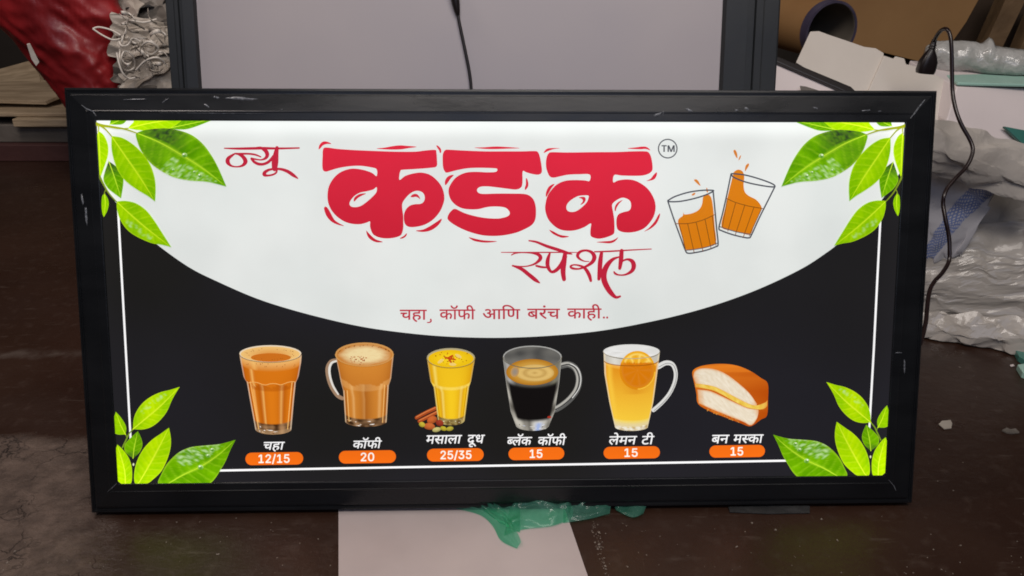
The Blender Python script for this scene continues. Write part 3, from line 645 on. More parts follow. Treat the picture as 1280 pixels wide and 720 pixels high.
# ---- small lettering set from stored glyph outlines (1/1000 em)
GLY = {'च':(634,[[[649,551],[545,551],[545,0],[465,0],[465,165],[403,133],[377,125],[349,120],[317,118],[269,123],[227,137],[191,161],[163,193],[147,231],[141,275],[142,294],[147,312],[154,330],[185,371],[38,369],[38,441],[331,441],[367,441],[389,440],[382,370],[350,370],[314,367],[283,359],[257,346],[237,327],[225,303],[221,274],[224,248],[234,226],[250,210],[270,198],[293,190],[317,188],[349,190],[377,198],[403,210],[465,260],[465,551],[0,551],[0,622],[649,622]]]),
'ह':(531,[[[321,69],[344,77],[363,87],[380,98],[393,112],[400,128],[403,148],[400,171],[390,191],[374,208],[351,219],[319,227],[280,229],[238,226],[202,216],[175,201],[154,179],[142,154],[138,124],[150,64],[160,44],[176,22],[197,-1],[302,-89],[248,-142],[213,-114],[182,-87],[154,-60],[129,-34],[108,-9],[80,34],[64,80],[58,130],[60,154],[65,177],[73,198],[85,216],[99,233],[115,248],[83,292],[75,310],[71,330],[69,352],[79,400],[106,433],[159,458],[229,465],[361,465],[361,551],[0,551],[0,622],[546,622],[546,551],[442,551],[442,394],[230,394],[186,391],[164,381],[156,372],[151,361],[149,347],[159,312],[183,284],[215,293],[249,298],[284,300],[327,298],[365,291],[397,279],[423,264],[444,245],[461,225],[472,202],[479,178],[481,153],[477,117],[466,85],[447,57],[421,34],[388,16],[348,2]]]),
'ा':(259,[[[170,551],[170,0],[89,0],[89,551],[0,551],[0,622],[273,622],[273,551]]]),
'क':(762,[[[777,551],[452,551],[452,349],[486,377],[525,393],[569,399],[610,394],[645,381],[675,358],[698,326],[711,286],[716,239],[714,208],[709,175],[701,141],[689,107],[672,73],[651,39],[579,80],[595,102],[608,127],[620,154],[629,182],[634,210],[636,237],[634,266],[627,289],[617,307],[602,320],[584,327],[562,330],[526,322],[489,298],[452,258],[452,0],[371,0],[371,174],[312,136],[286,126],[258,120],[226,118],[195,120],[166,126],[138,137],[112,152],[90,171],[71,195],[57,222],[49,254],[46,290],[52,340],[70,382],[101,417],[124,434],[150,447],[179,456],[210,462],[244,464],[296,461],[339,454],[333,381],[293,388],[249,391],[213,388],[183,379],[159,365],[141,345],[131,321],[127,292],[130,260],[141,234],[158,214],[179,199],[202,191],[228,188],[256,190],[282,197],[307,209],[371,260],[371,551],[0,551],[0,622],[777,622]]]),
'ॉ':(259,[[[170,551],[170,0],[89,0],[89,551],[0,551],[0,622],[273,622],[273,551]],[[298,863],[288,825],[275,792],[259,764],[242,740],[222,722],[183,698],[140,685],[91,680],[45,685],[3,700],[-35,725],[-56,744],[-75,768],[-93,796],[-109,827],[-123,863],[-52,887],[-34,844],[-14,810],[8,783],[32,764],[61,753],[94,749],[129,753],[157,765],[179,786],[196,813],[210,848],[222,889]]]),
'फ':(771,[[[460,551],[460,349],[514,386],[534,393],[555,398],[578,399],[619,394],[654,381],[684,358],[707,326],[720,286],[725,239],[723,208],[718,175],[710,141],[698,107],[681,73],[660,39],[588,80],[604,102],[617,127],[629,154],[638,182],[643,210],[645,237],[643,266],[636,289],[625,307],[610,320],[592,327],[570,330],[534,322],[498,298],[460,257],[460,0],[379,0],[379,193],[323,160],[300,152],[275,148],[248,146],[222,148],[198,152],[176,161],[156,171],[139,183],[125,197],[110,217],[98,239],[90,262],[84,288],[80,318],[79,354],[79,551],[0,551],[0,622],[786,622],[786,551]],[[160,551],[160,360],[166,281],[171,266],[179,252],[188,240],[204,227],[224,220],[248,217],[274,219],[299,225],[321,234],[379,278],[379,551]]]),
'ी':(259,[[[-185,615],[-211,682],[-220,748],[-215,789],[-201,824],[-178,855],[-146,878],[-107,891],[-61,896],[-23,893],[10,883],[39,868],[64,845],[87,815],[108,779],[119,753],[131,724],[142,693],[152,659],[163,622],[273,622],[273,551],[170,551],[170,0],[89,0],[89,551],[0,551],[0,622],[87,622],[76,661],[64,696],[53,727],[41,754],[29,776],[5,803],[-23,820],[-57,825],[-82,822],[-102,814],[-118,801],[-130,782],[-137,760],[-139,733],[-129,672],[-105,615]]]),
'आ':(1023,[[[470,218],[465,175],[450,141],[425,114],[392,95],[354,84],[312,80],[278,83],[246,90],[216,103],[187,121],[159,144],[132,173],[106,209],[80,251],[54,300],[29,356],[100,382],[117,341],[136,304],[154,271],[173,241],[193,215],[228,180],[265,160],[305,153],[329,155],[349,161],[367,171],[380,185],[388,203],[391,227],[389,251],[382,273],[371,293],[318,347],[260,341],[255,411],[296,415],[328,423],[352,435],[367,451],[377,471],[380,494],[377,516],[370,533],[357,546],[340,555],[322,560],[302,562],[235,552],[171,525],[146,594],[211,620],[237,627],[267,631],[298,632],[346,628],[386,615],[418,593],[441,565],[454,532],[459,495],[452,447],[429,407],[392,375],[412,355],[486,350],[543,353],[594,363],[594,551],[521,551],[521,622],[1038,622],[1038,551],[934,551],[934,0],[853,0],[853,551],[675,551],[675,0],[594,0],[594,290],[547,282],[498,279],[455,282],[463,262],[468,240]]]),
'ि':(259,[[[89,551],[0,551],[0,622],[80,622],[61,669],[53,724],[59,773],[79,814],[111,849],[136,866],[164,879],[195,888],[229,894],[266,896],[321,893],[374,884],[424,868],[471,847],[516,820],[558,787],[598,750],[636,709],[671,664],[704,615],[620,615],[558,690],[493,749],[425,791],[355,816],[283,824],[240,821],[203,811],[174,795],[152,772],[138,746],[134,714],[144,662],[165,622],[273,622],[273,551],[170,551],[170,0],[89,0]]]),
'ण':(723,[[[634,551],[634,0],[553,0],[553,551],[420,551],[420,321],[412,250],[405,231],[396,214],[385,198],[370,183],[352,170],[331,160],[307,152],[281,148],[251,146],[194,153],[149,172],[114,205],[104,222],[95,241],[88,263],[79,352],[79,551],[0,551],[0,622],[737,622],[737,551]],[[249,217],[280,221],[304,231],[321,249],[336,288],[339,353],[339,551],[160,551],[160,353],[164,291],[178,251],[206,226]]]),
'ब':(571,[[[585,551],[482,551],[482,0],[401,0],[401,165],[336,133],[308,124],[276,120],[241,118],[205,120],[171,127],[141,139],[113,155],[90,174],[71,198],[57,224],[49,254],[46,286],[53,339],[73,383],[107,418],[132,435],[161,447],[193,457],[227,462],[265,464],[299,463],[339,459],[369,454],[363,385],[318,392],[268,395],[230,392],[365,224],[401,256],[401,551],[0,551],[0,622],[585,622]],[[127,287],[131,255],[142,229],[161,210],[184,195],[212,187],[242,184],[277,187],[308,195],[168,370],[145,348],[132,321]]]),
'र':(409,[[[395,42],[341,-12],[230,87],[138,181],[75,256],[47,305],[40,340],[42,352],[47,364],[55,376],[67,385],[83,391],[104,393],[120,392],[134,388],[148,382],[181,349],[205,363],[224,380],[238,399],[248,420],[254,443],[256,468],[251,514],[239,551],[0,551],[0,622],[424,622],[424,551],[320,551],[329,525],[334,494],[336,458],[334,423],[326,392],[314,365],[298,341],[278,319],[254,301],[167,254],[272,147]]]),
'ं':(0,[[[-185,772],[-183,787],[-178,801],[-169,813],[-157,822],[-144,828],[-130,830],[-115,828],[-102,822],[-91,813],[-82,801],[-77,787],[-75,772],[-77,757],[-82,743],[-91,731],[-102,722],[-115,716],[-130,714],[-144,716],[-157,722],[-169,731],[-178,743],[-183,757]]]),
'म':(598,[[[509,551],[509,0],[428,0],[428,250],[207,250],[207,213],[205,193],[201,177],[193,166],[182,157],[171,153],[159,151],[119,164],[80,196],[51,237],[39,278],[41,289],[45,300],[53,309],[64,315],[80,320],[100,321],[126,321],[126,551],[0,551],[0,622],[612,622],[612,551]],[[428,551],[207,551],[207,321],[428,321]]]),
'स':(676,[[[587,551],[587,0],[506,0],[506,266],[448,254],[380,251],[292,259],[212,277],[167,253],[264,146],[380,42],[326,-12],[221,87],[133,181],[73,256],[46,305],[40,340],[42,352],[47,364],[55,376],[67,385],[83,391],[104,393],[120,392],[134,388],[148,382],[181,350],[194,364],[203,380],[210,399],[217,458],[213,512],[201,551],[0,551],[0,622],[691,622],[691,551]],[[369,322],[440,326],[506,339],[506,551],[281,551],[293,511],[298,458],[289,385],[262,333]]]),
'ल':(678,[[[0,551],[0,622],[693,622],[693,551],[589,551],[589,0],[508,0],[508,355],[494,356],[445,344],[429,334],[413,319],[397,301],[382,276],[369,245],[356,208],[279,232],[311,313],[263,342],[209,353],[184,350],[164,343],[148,330],[136,313],[128,294],[126,271],[128,246],[136,222],[148,199],[164,175],[185,151],[210,127],[309,40],[255,-12],[149,84],[119,114],[94,145],[73,176],[57,207],[48,240],[45,275],[48,308],[56,337],[70,362],[87,382],[108,398],[131,411],[156,419],[180,424],[204,426],[233,424],[259,420],[285,412],[308,400],[332,387],[354,370],[378,390],[405,406],[434,417],[465,424],[499,426],[508,426],[508,551]]]),
'द':(520,[[[413,-58],[373,11],[342,73],[316,70],[287,68],[203,79],[175,87],[149,98],[125,113],[102,130],[83,151],[68,176],[56,204],[48,236],[46,272],[48,300],[53,325],[62,348],[73,367],[86,385],[102,401],[126,419],[153,433],[183,443],[216,450],[252,455],[290,456],[295,456],[295,551],[0,551],[0,622],[534,622],[534,551],[376,551],[376,385],[327,385],[234,378],[211,372],[191,365],[173,355],[159,344],[148,331],[139,317],[132,301],[127,282],[126,262],[130,229],[144,200],[166,175],[197,155],[237,144],[287,140],[299,140],[312,141],[306,176],[308,197],[315,214],[327,226],[341,234],[357,238],[373,240],[399,237],[421,229],[439,216],[451,199],[459,181],[461,162],[459,142],[455,126],[447,113],[410,86],[439,37],[480,-24]]]),
'ू':(0,[[[-63,-245],[-117,-262],[-173,-268],[-219,-264],[-259,-250],[-291,-229],[-314,-200],[-328,-165],[-333,-126],[-328,-90],[-313,-58],[-287,-29],[-253,-7],[-211,7],[-162,11],[-114,8],[-70,-1],[-31,-17],[5,-38],[38,-62],[68,-91],[145,-189],[83,-228],[61,-196],[39,-168],[17,-142],[-5,-120],[-27,-101],[-66,-77],[-109,-62],[-156,-57],[-187,-59],[-213,-66],[-233,-77],[-247,-91],[-256,-108],[-259,-128],[-256,-151],[-248,-168],[-234,-181],[-217,-189],[-198,-194],[-178,-196],[-130,-191],[-88,-175]]]),
'ध':(615,[[[630,551],[526,551],[526,0],[445,0],[445,150],[378,117],[351,109],[319,105],[283,103],[235,108],[193,121],[159,144],[132,173],[116,209],[111,251],[120,303],[148,348],[119,362],[93,380],[72,402],[55,427],[45,458],[42,493],[47,531],[60,564],[83,593],[113,614],[147,628],[187,632],[220,629],[250,620],[275,604],[295,583],[307,559],[311,531],[307,500],[293,471],[271,443],[210,482],[226,504],[230,526],[220,555],[212,562],[200,567],[184,568],[166,566],[150,558],[136,546],[125,530],[118,511],[116,489],[118,469],[123,452],[132,438],[143,426],[156,416],[172,409],[223,397],[288,405],[312,404],[333,402],[326,332],[312,333],[298,333],[267,331],[241,324],[220,312],[204,297],[194,277],[191,254],[194,229],[204,209],[220,193],[240,182],[264,175],[292,173],[326,175],[356,183],[382,195],[405,210],[426,227],[445,245],[445,551],[383,551],[383,622],[630,622]]]),
'े':(0,[[[-169,615],[-211,740],[-225,767],[-240,788],[-256,804],[-274,815],[-293,821],[-315,823],[-354,819],[-385,809],[-409,882],[-382,890],[-351,894],[-318,896],[-284,893],[-252,885],[-225,871],[-199,850],[-175,821],[-154,784],[-141,757],[-129,727],[-117,693],[-105,656],[-94,615]]]),
'न':(555,[[[0,622],[569,622],[569,551],[466,551],[466,0],[385,0],[385,298],[204,298],[204,244],[202,227],[198,213],[190,202],[180,194],[167,190],[153,188],[137,190],[120,197],[102,209],[56,260],[45,280],[39,299],[37,318],[39,332],[43,345],[51,355],[62,363],[78,367],[98,369],[385,369],[385,551],[0,551]]]),
'ट':(504,[[[519,551],[371,551],[371,349],[316,349],[236,341],[181,318],[150,290],[132,255],[126,215],[128,185],[136,158],[148,136],[164,116],[183,101],[206,89],[230,81],[256,76],[283,74],[317,75],[348,80],[375,87],[455,121],[482,47],[389,14],[355,6],[321,2],[286,0],[242,3],[200,12],[163,26],[129,46],[100,71],[77,101],[60,136],[49,176],[46,220],[50,261],[61,298],[80,330],[105,357],[135,379],[170,397],[207,410],[247,417],[288,420],[290,420],[290,551],[0,551],[0,622],[519,622]]]),
'ॅ':(0,[[[69,863],[59,825],[46,792],[30,764],[13,740],[-8,722],[-46,698],[-89,685],[-138,680],[-184,685],[-226,700],[-264,725],[-285,744],[-304,768],[-322,796],[-338,827],[-352,863],[-281,887],[-263,844],[-243,810],[-222,783],[-197,764],[-168,753],[-135,749],[-100,753],[-72,765],[-51,786],[-33,813],[-19,848],[-7,889]]]),
',':(219,[[[59,-118],[102,-100],[134,-74],[158,-43],[171,-9],[176,26],[167,77],[143,111],[105,123],[75,116],[54,95],[46,66],[52,37],[69,18],[95,10],[97,-29],[85,-69],[59,-99]]]),
'.':(219,[[[109,111],[79,103],[57,81],[49,51],[57,21],[79,-1],[109,-9],[139,-1],[161,21],[169,51],[161,81],[139,103]]])}
DIG = {'0':(453,[[[227,-7],[191,-3],[158,7],[130,24],[105,48],[85,77],[69,113],[57,155],[50,202],[48,254],[50,306],[57,353],[69,395],[85,431],[106,461],[130,484],[159,502],[191,512],[227,516],[262,512],[295,502],[323,484],[348,461],[368,431],[384,395],[396,353],[403,306],[405,254],[403,202],[396,155],[384,113],[368,77],[348,48],[323,24],[295,7],[263,-3]],[[227,50],[250,52],[271,60],[290,74],[306,92],[320,116],[330,144],[338,176],[342,213],[344,254],[342,295],[338,332],[330,365],[320,393],[306,416],[290,435],[271,449],[250,457],[227,460],[203,457],[182,449],[163,435],[147,416],[134,393],[123,365],[115,332],[111,295],[109,254],[111,213],[115,176],[123,144],[134,116],[147,92],[163,74],[182,60],[203,52]]]),
'1':(453,[[[76,0],[76,55],[391,55],[391,0]],[[276,509],[276,0],[212,0],[212,448],[209,448],[86,358],[86,427],[198,509]]]),
'2':(453,[[[64,0],[64,47],[234,229],[282,282],[311,327],[320,371],[319,389],[315,405],[308,419],[298,431],[287,441],[273,449],[224,460],[205,458],[188,454],[172,447],[159,438],[148,427],[139,413],[132,398],[128,381],[127,362],[66,362],[68,391],[75,418],[86,442],[102,464],[121,482],[143,496],[168,507],[196,513],[225,516],[254,513],[281,507],[306,497],[328,482],[346,465],[361,445],[372,423],[379,398],[381,372],[371,318],[336,259],[267,180],[153,60],[153,57],[389,57],[389,0]]]),
'3':(453,[[[218,-7],[188,-5],[159,1],[133,10],[108,22],[88,38],[70,57],[57,79],[48,104],[44,132],[109,132],[112,115],[118,100],[126,87],[137,76],[150,66],[165,59],[219,50],[275,61],[291,69],[304,80],[315,93],[323,108],[328,125],[329,145],[328,163],[323,180],[316,196],[306,211],[292,223],[275,234],[254,241],[229,246],[201,248],[157,248],[157,299],[288,448],[288,452],[70,452],[70,509],[372,509],[372,461],[211,278],[211,289],[247,290],[279,286],[308,276],[333,262],[354,244],[371,222],[383,198],[391,173],[393,145],[390,116],[383,90],[370,66],[354,45],[333,27],[309,12],[281,2],[251,-5]]]),
'5':(453,[[[221,-7],[192,-5],[165,1],[140,11],[118,25],[99,41],[83,60],[71,82],[63,105],[60,130],[122,130],[125,115],[130,102],[138,89],[173,60],[221,50],[241,51],[259,56],[276,64],[291,75],[304,89],[314,104],[322,122],[326,141],[328,162],[326,183],[321,203],[314,221],[303,237],[290,251],[275,262],[257,270],[238,275],[218,277],[167,268],[128,246],[67,253],[96,509],[366,509],[366,452],[151,452],[134,301],[136,301],[178,325],[229,334],[252,332],[274,328],[294,321],[313,311],[330,299],[345,285],[358,269],[370,251],[379,231],[386,210],[390,187],[391,163],[388,132],[381,102],[369,76],[352,52],[332,32],[309,15],[282,3],[253,-4]]]),
'6':(453,[[[226,-7],[196,-4],[168,3],[142,15],[119,31],[100,51],[84,74],[73,101],[66,130],[64,162],[65,187],[71,212],[80,239],[137,340],[252,509],[322,509],[151,261],[145,261],[165,288],[196,307],[235,314],[265,312],[291,305],[316,295],[337,280],[355,262],[370,240],[380,215],[387,187],[389,157],[387,127],[379,98],[368,73],[352,50],[333,30],[310,14],[284,3],[257,-4]],[[226,48],[245,50],[263,55],[279,63],[293,73],[304,86],[314,101],[322,119],[326,137],[327,157],[326,178],[322,196],[314,213],[304,228],[293,241],[279,251],[263,259],[245,264],[226,265],[207,264],[190,259],[174,252],[160,241],[148,229],[138,214],[131,197],[126,179],[125,158],[126,138],[131,119],[138,102],[148,86],[160,73],[174,63],[190,55],[207,50]]]),
'/':(249,[[[235,533],[71,-76],[14,-76],[178,533]]]),
'T':(449,[[[32,452],[32,509],[417,509],[417,452],[257,452],[257,0],[193,0],[193,452]]]),
'M':(628,[[[60,0],[60,509],[152,509],[277,187],[287,159],[299,123],[311,84],[322,49],[307,49],[318,83],[330,121],[342,158],[352,187],[476,509],[568,509],[568,0],[504,0],[504,291],[504,327],[505,369],[506,413],[507,457],[513,457],[498,409],[482,363],[467,322],[456,291],[342,0],[286,0],[170,291],[159,321],[145,361],[129,408],[112,457],[119,457],[120,416],[121,372],[122,328],[122,291],[122,0]]])}
def clipx(c, x):                                 # keep the part of a contour left of x: a half form
    out = []
    for p, q in zip(c, c[1:] + c[:1]):
        if p[0] <= x: out.append(p)
        if (p[0] <= x) != (q[0] <= x): t = (x - p[0]) / (q[0] - p[0]); out.append([x, p[1] + t * (q[1] - p[1])])
    return out
def word(a, glyphs, x0, x1, yh, yb, col, bold=0., shear=0., tilt=0., top=622., table=None):
    """glyphs: characters, or (character, cut) for a half form; the head line spans x0..x1 at yh, the letters stand on yb"""
    table = table or GLY; items, pen = [], 0.
    for g in glyphs:
        ch, cut = g if isinstance(g, tuple) else (g, None)
        adv, cs = table[ch]
        if cut: cs = [c for c in (clipx(c, cut) for c in cs) if len(c) > 2]; adv = cut
        items.append([[(x + pen, y) for x, y in c] for c in cs]); pen += adv
    allx = [x for it in items for c in it for x, y in c if -20 <= y <= top + 5]
    mn, mx_ = min(allx), max(allx); sx = (x1 - x0) / (mx_ - mn + shear * top) ; sy = (yb - yh) / top
    def T(x, y): 
        X = x0 + (x - mn + shear * y) * sx; return (X, yb - y * sy + tilt * (X - (x0 + x1) / 2))
    for it in items:
        loops = [[T(x, y) for x, y in c] for c in it]
        def area_(l): return sum(p[0] * q[1] - q[0] * p[1] for p, q in zip(l, l[1:] + l[:1])) / 2
        outer = [l for l in loops if True]
        # outer contours and their holes: a loop inside another is a hole
        def inside(p, l):
            r = False
            for (xa, ya), (xb, yb_) in zip(l, l[1:] + l[:1]):
                if (ya > p[1]) != (yb_ > p[1]) and p[0] < (xb - xa) * (p[1] - ya) / (yb_ - ya) + xa: r = not r
            return r
        for i, l in enumerate(loops):
            if any(inside(l[0], m) for j, m in enumerate(loops) if j != i): continue
            hs = [m for j, m in enumerate(loops) if j != i and inside(m[0], l)]
            d0 = a.d; a.poly(l, col, smooth=False, holes=hs)
            a.d = d0
            if bold:
                for m in [l] + hs:
                    P = m + [m[0]]; q = [P[0]]
                    for p in P[1:]:
                        if math.hypot(p[0] - q[-1][0], p[1] - q[-1][1]) > .05: q.append(p)
                    a.d = d0 - .00001; a.stroke(q[:-1] if q[-1] == q[0] else q, col, bold, closed=True, smooth=False)
            a.d = d0
    a.up()
a = Art()
TC = (184, 48, 66)
for g, x0, x1, yh, yb in (('चहा', 499.8, 533.4, 387.3, 399.6), ('कॉफी', 549.4, 594, 387, 399.2), ('आिण', 603.6, 650.2, 386.6, 398.8), ('बरंच', 659, 700, 386, 398.3), ('काही', 709, 751.8, 385.7, 398)):
    word(a, g, x0, x1, yh, yb, TC, bold=.5)
a.stroke([(538.4, 399.2, 2.0), (538.8, 401.4, 1.9), (536.8, 402.9, 1.5), (534.2, 403, 1.2)], TC)
a.ell(754.8, 396.8, 1.35, 1.35, TC, nr=1, na=10); a.ell(758.9, 396.8, 1.35, 1.35, TC, nr=1, na=10)
a.done('red_tagline', facep)
WH = (252, 252, 252)
HALF_B, HALF_S = 395, 470
for g, x0, x1, yh, yb in (('चहा', 328.2, 356.2, 552.4, 562), ('कॉफी', 440.4, 477.4, 550.8, 560.2), ('मसाला', 531.8, 577.6, 544, 554.4), ('दूध', 583.4, 606.2, 543.6, 554.0),
                          (('ब', 'ल', 'ॅ', 'क'), 633, 665.2, 546.4, 556.4), ('कॉफी', 671.4, 708, 546.2, 556.2), ('लेमन', 760, 796.4, 545.2, 555.4), ('टी', 801, 818, 545, 555.2),
                          ('बन', 888.4, 911.8, 543.6, 554), (('म', 'स', 'क', 'ा'), 915.8, 954.4, 543.2, 553.6)):
    if g[0] == 'ब' and 'ल' in g: g = (('ब', HALF_B), 'ल', 'ॅ', 'क')
    if 'स' in g and 'क' in g: g = ('म', ('स', HALF_S), 'क', 'ा')
    a = Art(.0006); word(a, g, x0, x1, yh, yb, WH, bold=.42, shear=.17, tilt=-.012); a.done('drink_name', facep)
OR = (246, 112, 22)
for x0, x1, y0, y1, s, t0, t1 in ((306.9, 379.1, 564.9, 581.3, '12/15', 323.4, 361.9), (423.7, 495, 562.6, 579.3, '20', 451.2, 467.6), (533.8, 604.6, 560, 576.7, '25/35', 550.8, 589.2),
                                  (635.6, 705.3, 558.8, 575, '15', 662.2, 677.8), (754.4, 824.8, 557.6, 573.5, '15', 780.6, 796.8), (886.6, 956, 555.9, 571.9, '15', 913.2, 928.6)):
    a = Art(.0006); r = (y1 - y0 - .8) / 2; cy = (y0 + y1) / 2; lp = []
    for k in range(13): t = math.pi / 2 + math.pi * k / 12; lp.append((x0 + r + r * math.cos(t), cy - r * math.sin(t) + .4))
    for k in range(13): t = -math.pi / 2 + math.pi * k / 12; lp.append((x1 - r + r * math.cos(t), cy - r * math.sin(t) - .4))
    a.poly(lp, OR, smooth=False)
    word(a, s, t0, t1, cy - 5.1, cy + 5.1, (255, 252, 240), bold=.55, tilt=-.012, top=512., table=DIG)
    a.done('price_tag_print', facep)
a = Art(); GY = (86, 88, 92)
a.stroke([(834.6 + 11.6 * math.cos(2 * math.pi * k / 28), 185.8 + 11.6 * math.sin(2 * math.pi * k / 28)) for k in range(28)], GY, 1.5, closed=True, smooth=False)
word(a, 'TM', 826.9, 843, 181.8, 189.8, GY, bold=.75, top=509., table=DIG)
a.done('trademark_print', facep)

# ---- clinking glasses drawing
z = lambda *p: Z(p, 4.644, 820, 175)
for body_, lines, drops in (
    ([(128, 480), (135, 455), (155, 440), (158, 420), (166, 432), (210, 425), (248, 405), (267, 372), (272, 335), (285, 318), (306, 318), (322, 340), (332, 400), (340, 500), (347, 598), (300, 620), (240, 632), (176, 637), (150, 560)],
     [[(68, 354), (100, 450), (140, 560), (170, 640), (186, 657), (230, 653), (290, 640), (345, 620), (360, 604), (352, 520), (342, 410), (331, 296)],
      [(68, 352), (110, 328), (190, 303), (270, 292), (326, 292), (330, 298), (290, 318), (220, 340), (140, 356), (80, 358), (68, 352)], [(170, 640), (230, 634), (300, 620), (356, 598)]],
     [[(220, 233), (232, 228), (245, 238), (258, 266), (240, 254)], [(291, 290), (295, 276), (302, 300), (296, 304)], [(206, 318), (222, 306), (228, 312), (216, 322)]]),
    ([(446, 206), (452, 186), (476, 172), (502, 182), (512, 214), (508, 262), (516, 302), (540, 325), (580, 346), (606, 376), (612, 402), (590, 450), (568, 500), (546, 548), (500, 542), (440, 526), (380, 504), (400, 400), (420, 310)],
     [[(435, 198), (410, 320), (385, 430), (365, 510), (380, 526), (440, 548), (500, 563), (538, 568), (553, 552), (600, 450), (650, 350), (690, 270)],
      [(436, 196), (455, 196), (520, 204), (600, 226), (670, 252), (690, 268), (670, 272), (600, 262), (520, 244), (450, 216), (436, 196)], [(368, 502), (420, 520), (480, 536), (552, 548)]],
     [[(449, 64), (460, 58), (470, 78), (472, 106), (460, 92)], [(478, 118), (484, 98), (493, 88), (488, 108)], [(516, 182), (519, 152), (534, 136), (540, 144), (528, 166)]])):
    a = Art()
    a.poly(z(*body_), (214, 124, 14), n=4)
    for d in drops: a.poly(z(*d), (212, 126, 40))
    for k, l in enumerate(lines): a.stroke(z(*l), (74, 76, 84), 1.75 if k < 2 else 1.0, n=4)
    brown = (132, 76, 20)
    for l in ([[(112, 485), (190, 484), (270, 465), (342, 432)], [(134, 490), (172, 640)], [(183, 486), (220, 650)], [(232, 477), (272, 645)], [(284, 462), (318, 628)], [(326, 442), (347, 610)]] if body_[0][0] == 128 else
              [[(408, 338), (460, 362), (540, 384), (620, 398)], [(412, 345), (384, 508)], [(462, 362), (416, 528)], [(515, 376), (460, 548)], [(568, 388), (506, 562)], [(612, 398), (540, 556)]]):
        a.stroke(z(*l), brown, .9, n=3)
    a.done('drink_drawing', facep)

# ---- six menu pictures
def sst(a_, b_, x):
    t = max(0., min(1., (x - a_) / (b_ - a_))); return t * t * (3 - 2 * t)
def shards(a, cx, cy, rx, ry, cols, seed, n=16, h=5.):      # broken glints in a thick glass base
    rn = random.Random(seed)
    for k in range(n):
        t = rn.uniform(.12, .88) * math.pi; ln = rn.uniform(.08, .3); q = rn.uniform(.78, .99); dy = rn.uniform(-h, 0)
        a.stroke([(cx + rx * q * math.cos(t + ln * m_ / 3), cy + ry * q * math.sin(t + ln * m_ / 3) + dy, (.5 + 1.1 * rn.random()) * (1 - .5 * abs(m_ - 1.5))) for m_ in range(4)], cols[k % len(cols)], smooth=False); a.d += .00004
def edge(a, pts, col, wd):
    a.stroke([(x, y, wd) for y, x in pts], col)
def hl(u, c, w_): return max(0., 1 - abs(u - c) / w_)
def chai():
    a = Art(.0006); z = lambda *p: Z(p, 4.235, 280, 420)
    L_ = [(512.2, 0)]
    lf = [(442.4, 299.4), (452, 301), (470, 304.4), (477, 308.6), (500, 312.6), (536, 319.2)]; rt = [(442.4, 377.2), (452, 376.6), (470, 373.4), (477, 370), (500, 367.6), (536, 364.4)]
    tea0, tea1, hi = lin((170, 76, 4)), lin((230, 130, 26)), lin((252, 202, 116))
    def fn(u, v):
        if v < .12:
            c = mixc(lin((240, 186, 110)), lin((216, 128, 40)), v / .12); c = mixc(c, hi, .5 * hl(u, -.55, .12)); 
        elif v < .36 - .05 * abs(math.sin(u * 4.6)):
            c = mixc(tea1, tea0, .25 + .3 * (v - .1) + .5 * abs(u) ** 4); c = mixc(c, hi, .75 * hl(u, -.66, .07))
        else:
            f = abs(math.sin(math.asin(max(-1, min(1, u))) * 3.0 + 1.57)); c = mixc(tea0, tea1, .25 + .6 * f); c = mixc(c, hi, .75 * (hl(u, -.74, .07) + hl(u, -.36, .07) + .8 * hl(u, .42, .09)))
            if v < .41: c = mixc(c, tea0, .45)
            if v > .86: c = mixc(lin((170, 128, 88)), lin((66, 38, 18)), .62 + 1.3 * vnoise(u * 3, v * 16, 1))
            if v > .95: c = mixc(c, lin((232, 190, 140)), .35)
        if abs(u) > .95: c = mixc(c, lin((206, 190, 170)), .6)
        return c
    a.body(lf, rt, 10.6, 7, fn, 44, 46)
    shards(a, 341.8, 536, 22, 6.5, ((252, 244, 234), (236, 200, 160), (110, 60, 24), (255, 250, 244)), 2, n=9)
    for dx, cl, wd in ((1.0, (206, 186, 160), .8), (2.6, (120, 66, 26), .7), (4.6, (244, 190, 110), 1.0)):
        edge(a, [(y, x + dx) for y, x in lf[3:]], cl, wd); edge(a, [(y, x - dx) for y, x in rt[3:]], cl, wd)
    a.stroke([(309.6 + 4.6 * k, 478.6 + 3.2 * math.sin(k / 13 * math.pi) - 2.6 * abs(math.sin(k * .68)), .9) for k in range(14)], (238, 178, 98))
    a.ell(338.3, 442, 38.9, 10.8, lambda r, t: lin((232, 216, 190)))
    a.ell(338.3, 442.4, 37.2, 9.6, lambda r, t: mixc(lin((222, 148, 66)), lin((240, 196, 120)), r), nr=6)
    a.ell(339, 446.6, 25, 5.4, (204, 112, 30))
    rn = random.Random(4)
    for k in range(26):
        t = rn.uniform(0, 6.28); a.ell(338.3 + 33 * math.cos(t) * rn.uniform(.8, 1), 442.6 + 8 * math.sin(t) * rn.uniform(.7, 1), .55, .45, (150, 84, 30), nr=1, na=6); a.d += .00003
    for k in range(14): a.ell(rn.uniform(308, 370), 456 + rn.uniform(-2, 2), .6, .5, (160, 90, 30), nr=1, na=6); a.d += .00003
    a.stroke([(338.3 + 38.6 * math.cos(t), 442 + 10.6 * math.sin(t)) for t in [k * math.pi / 20 for k in range(21)]], (120, 92, 62), .7, smooth=False)
    a.done('tea_glass_print', facep)
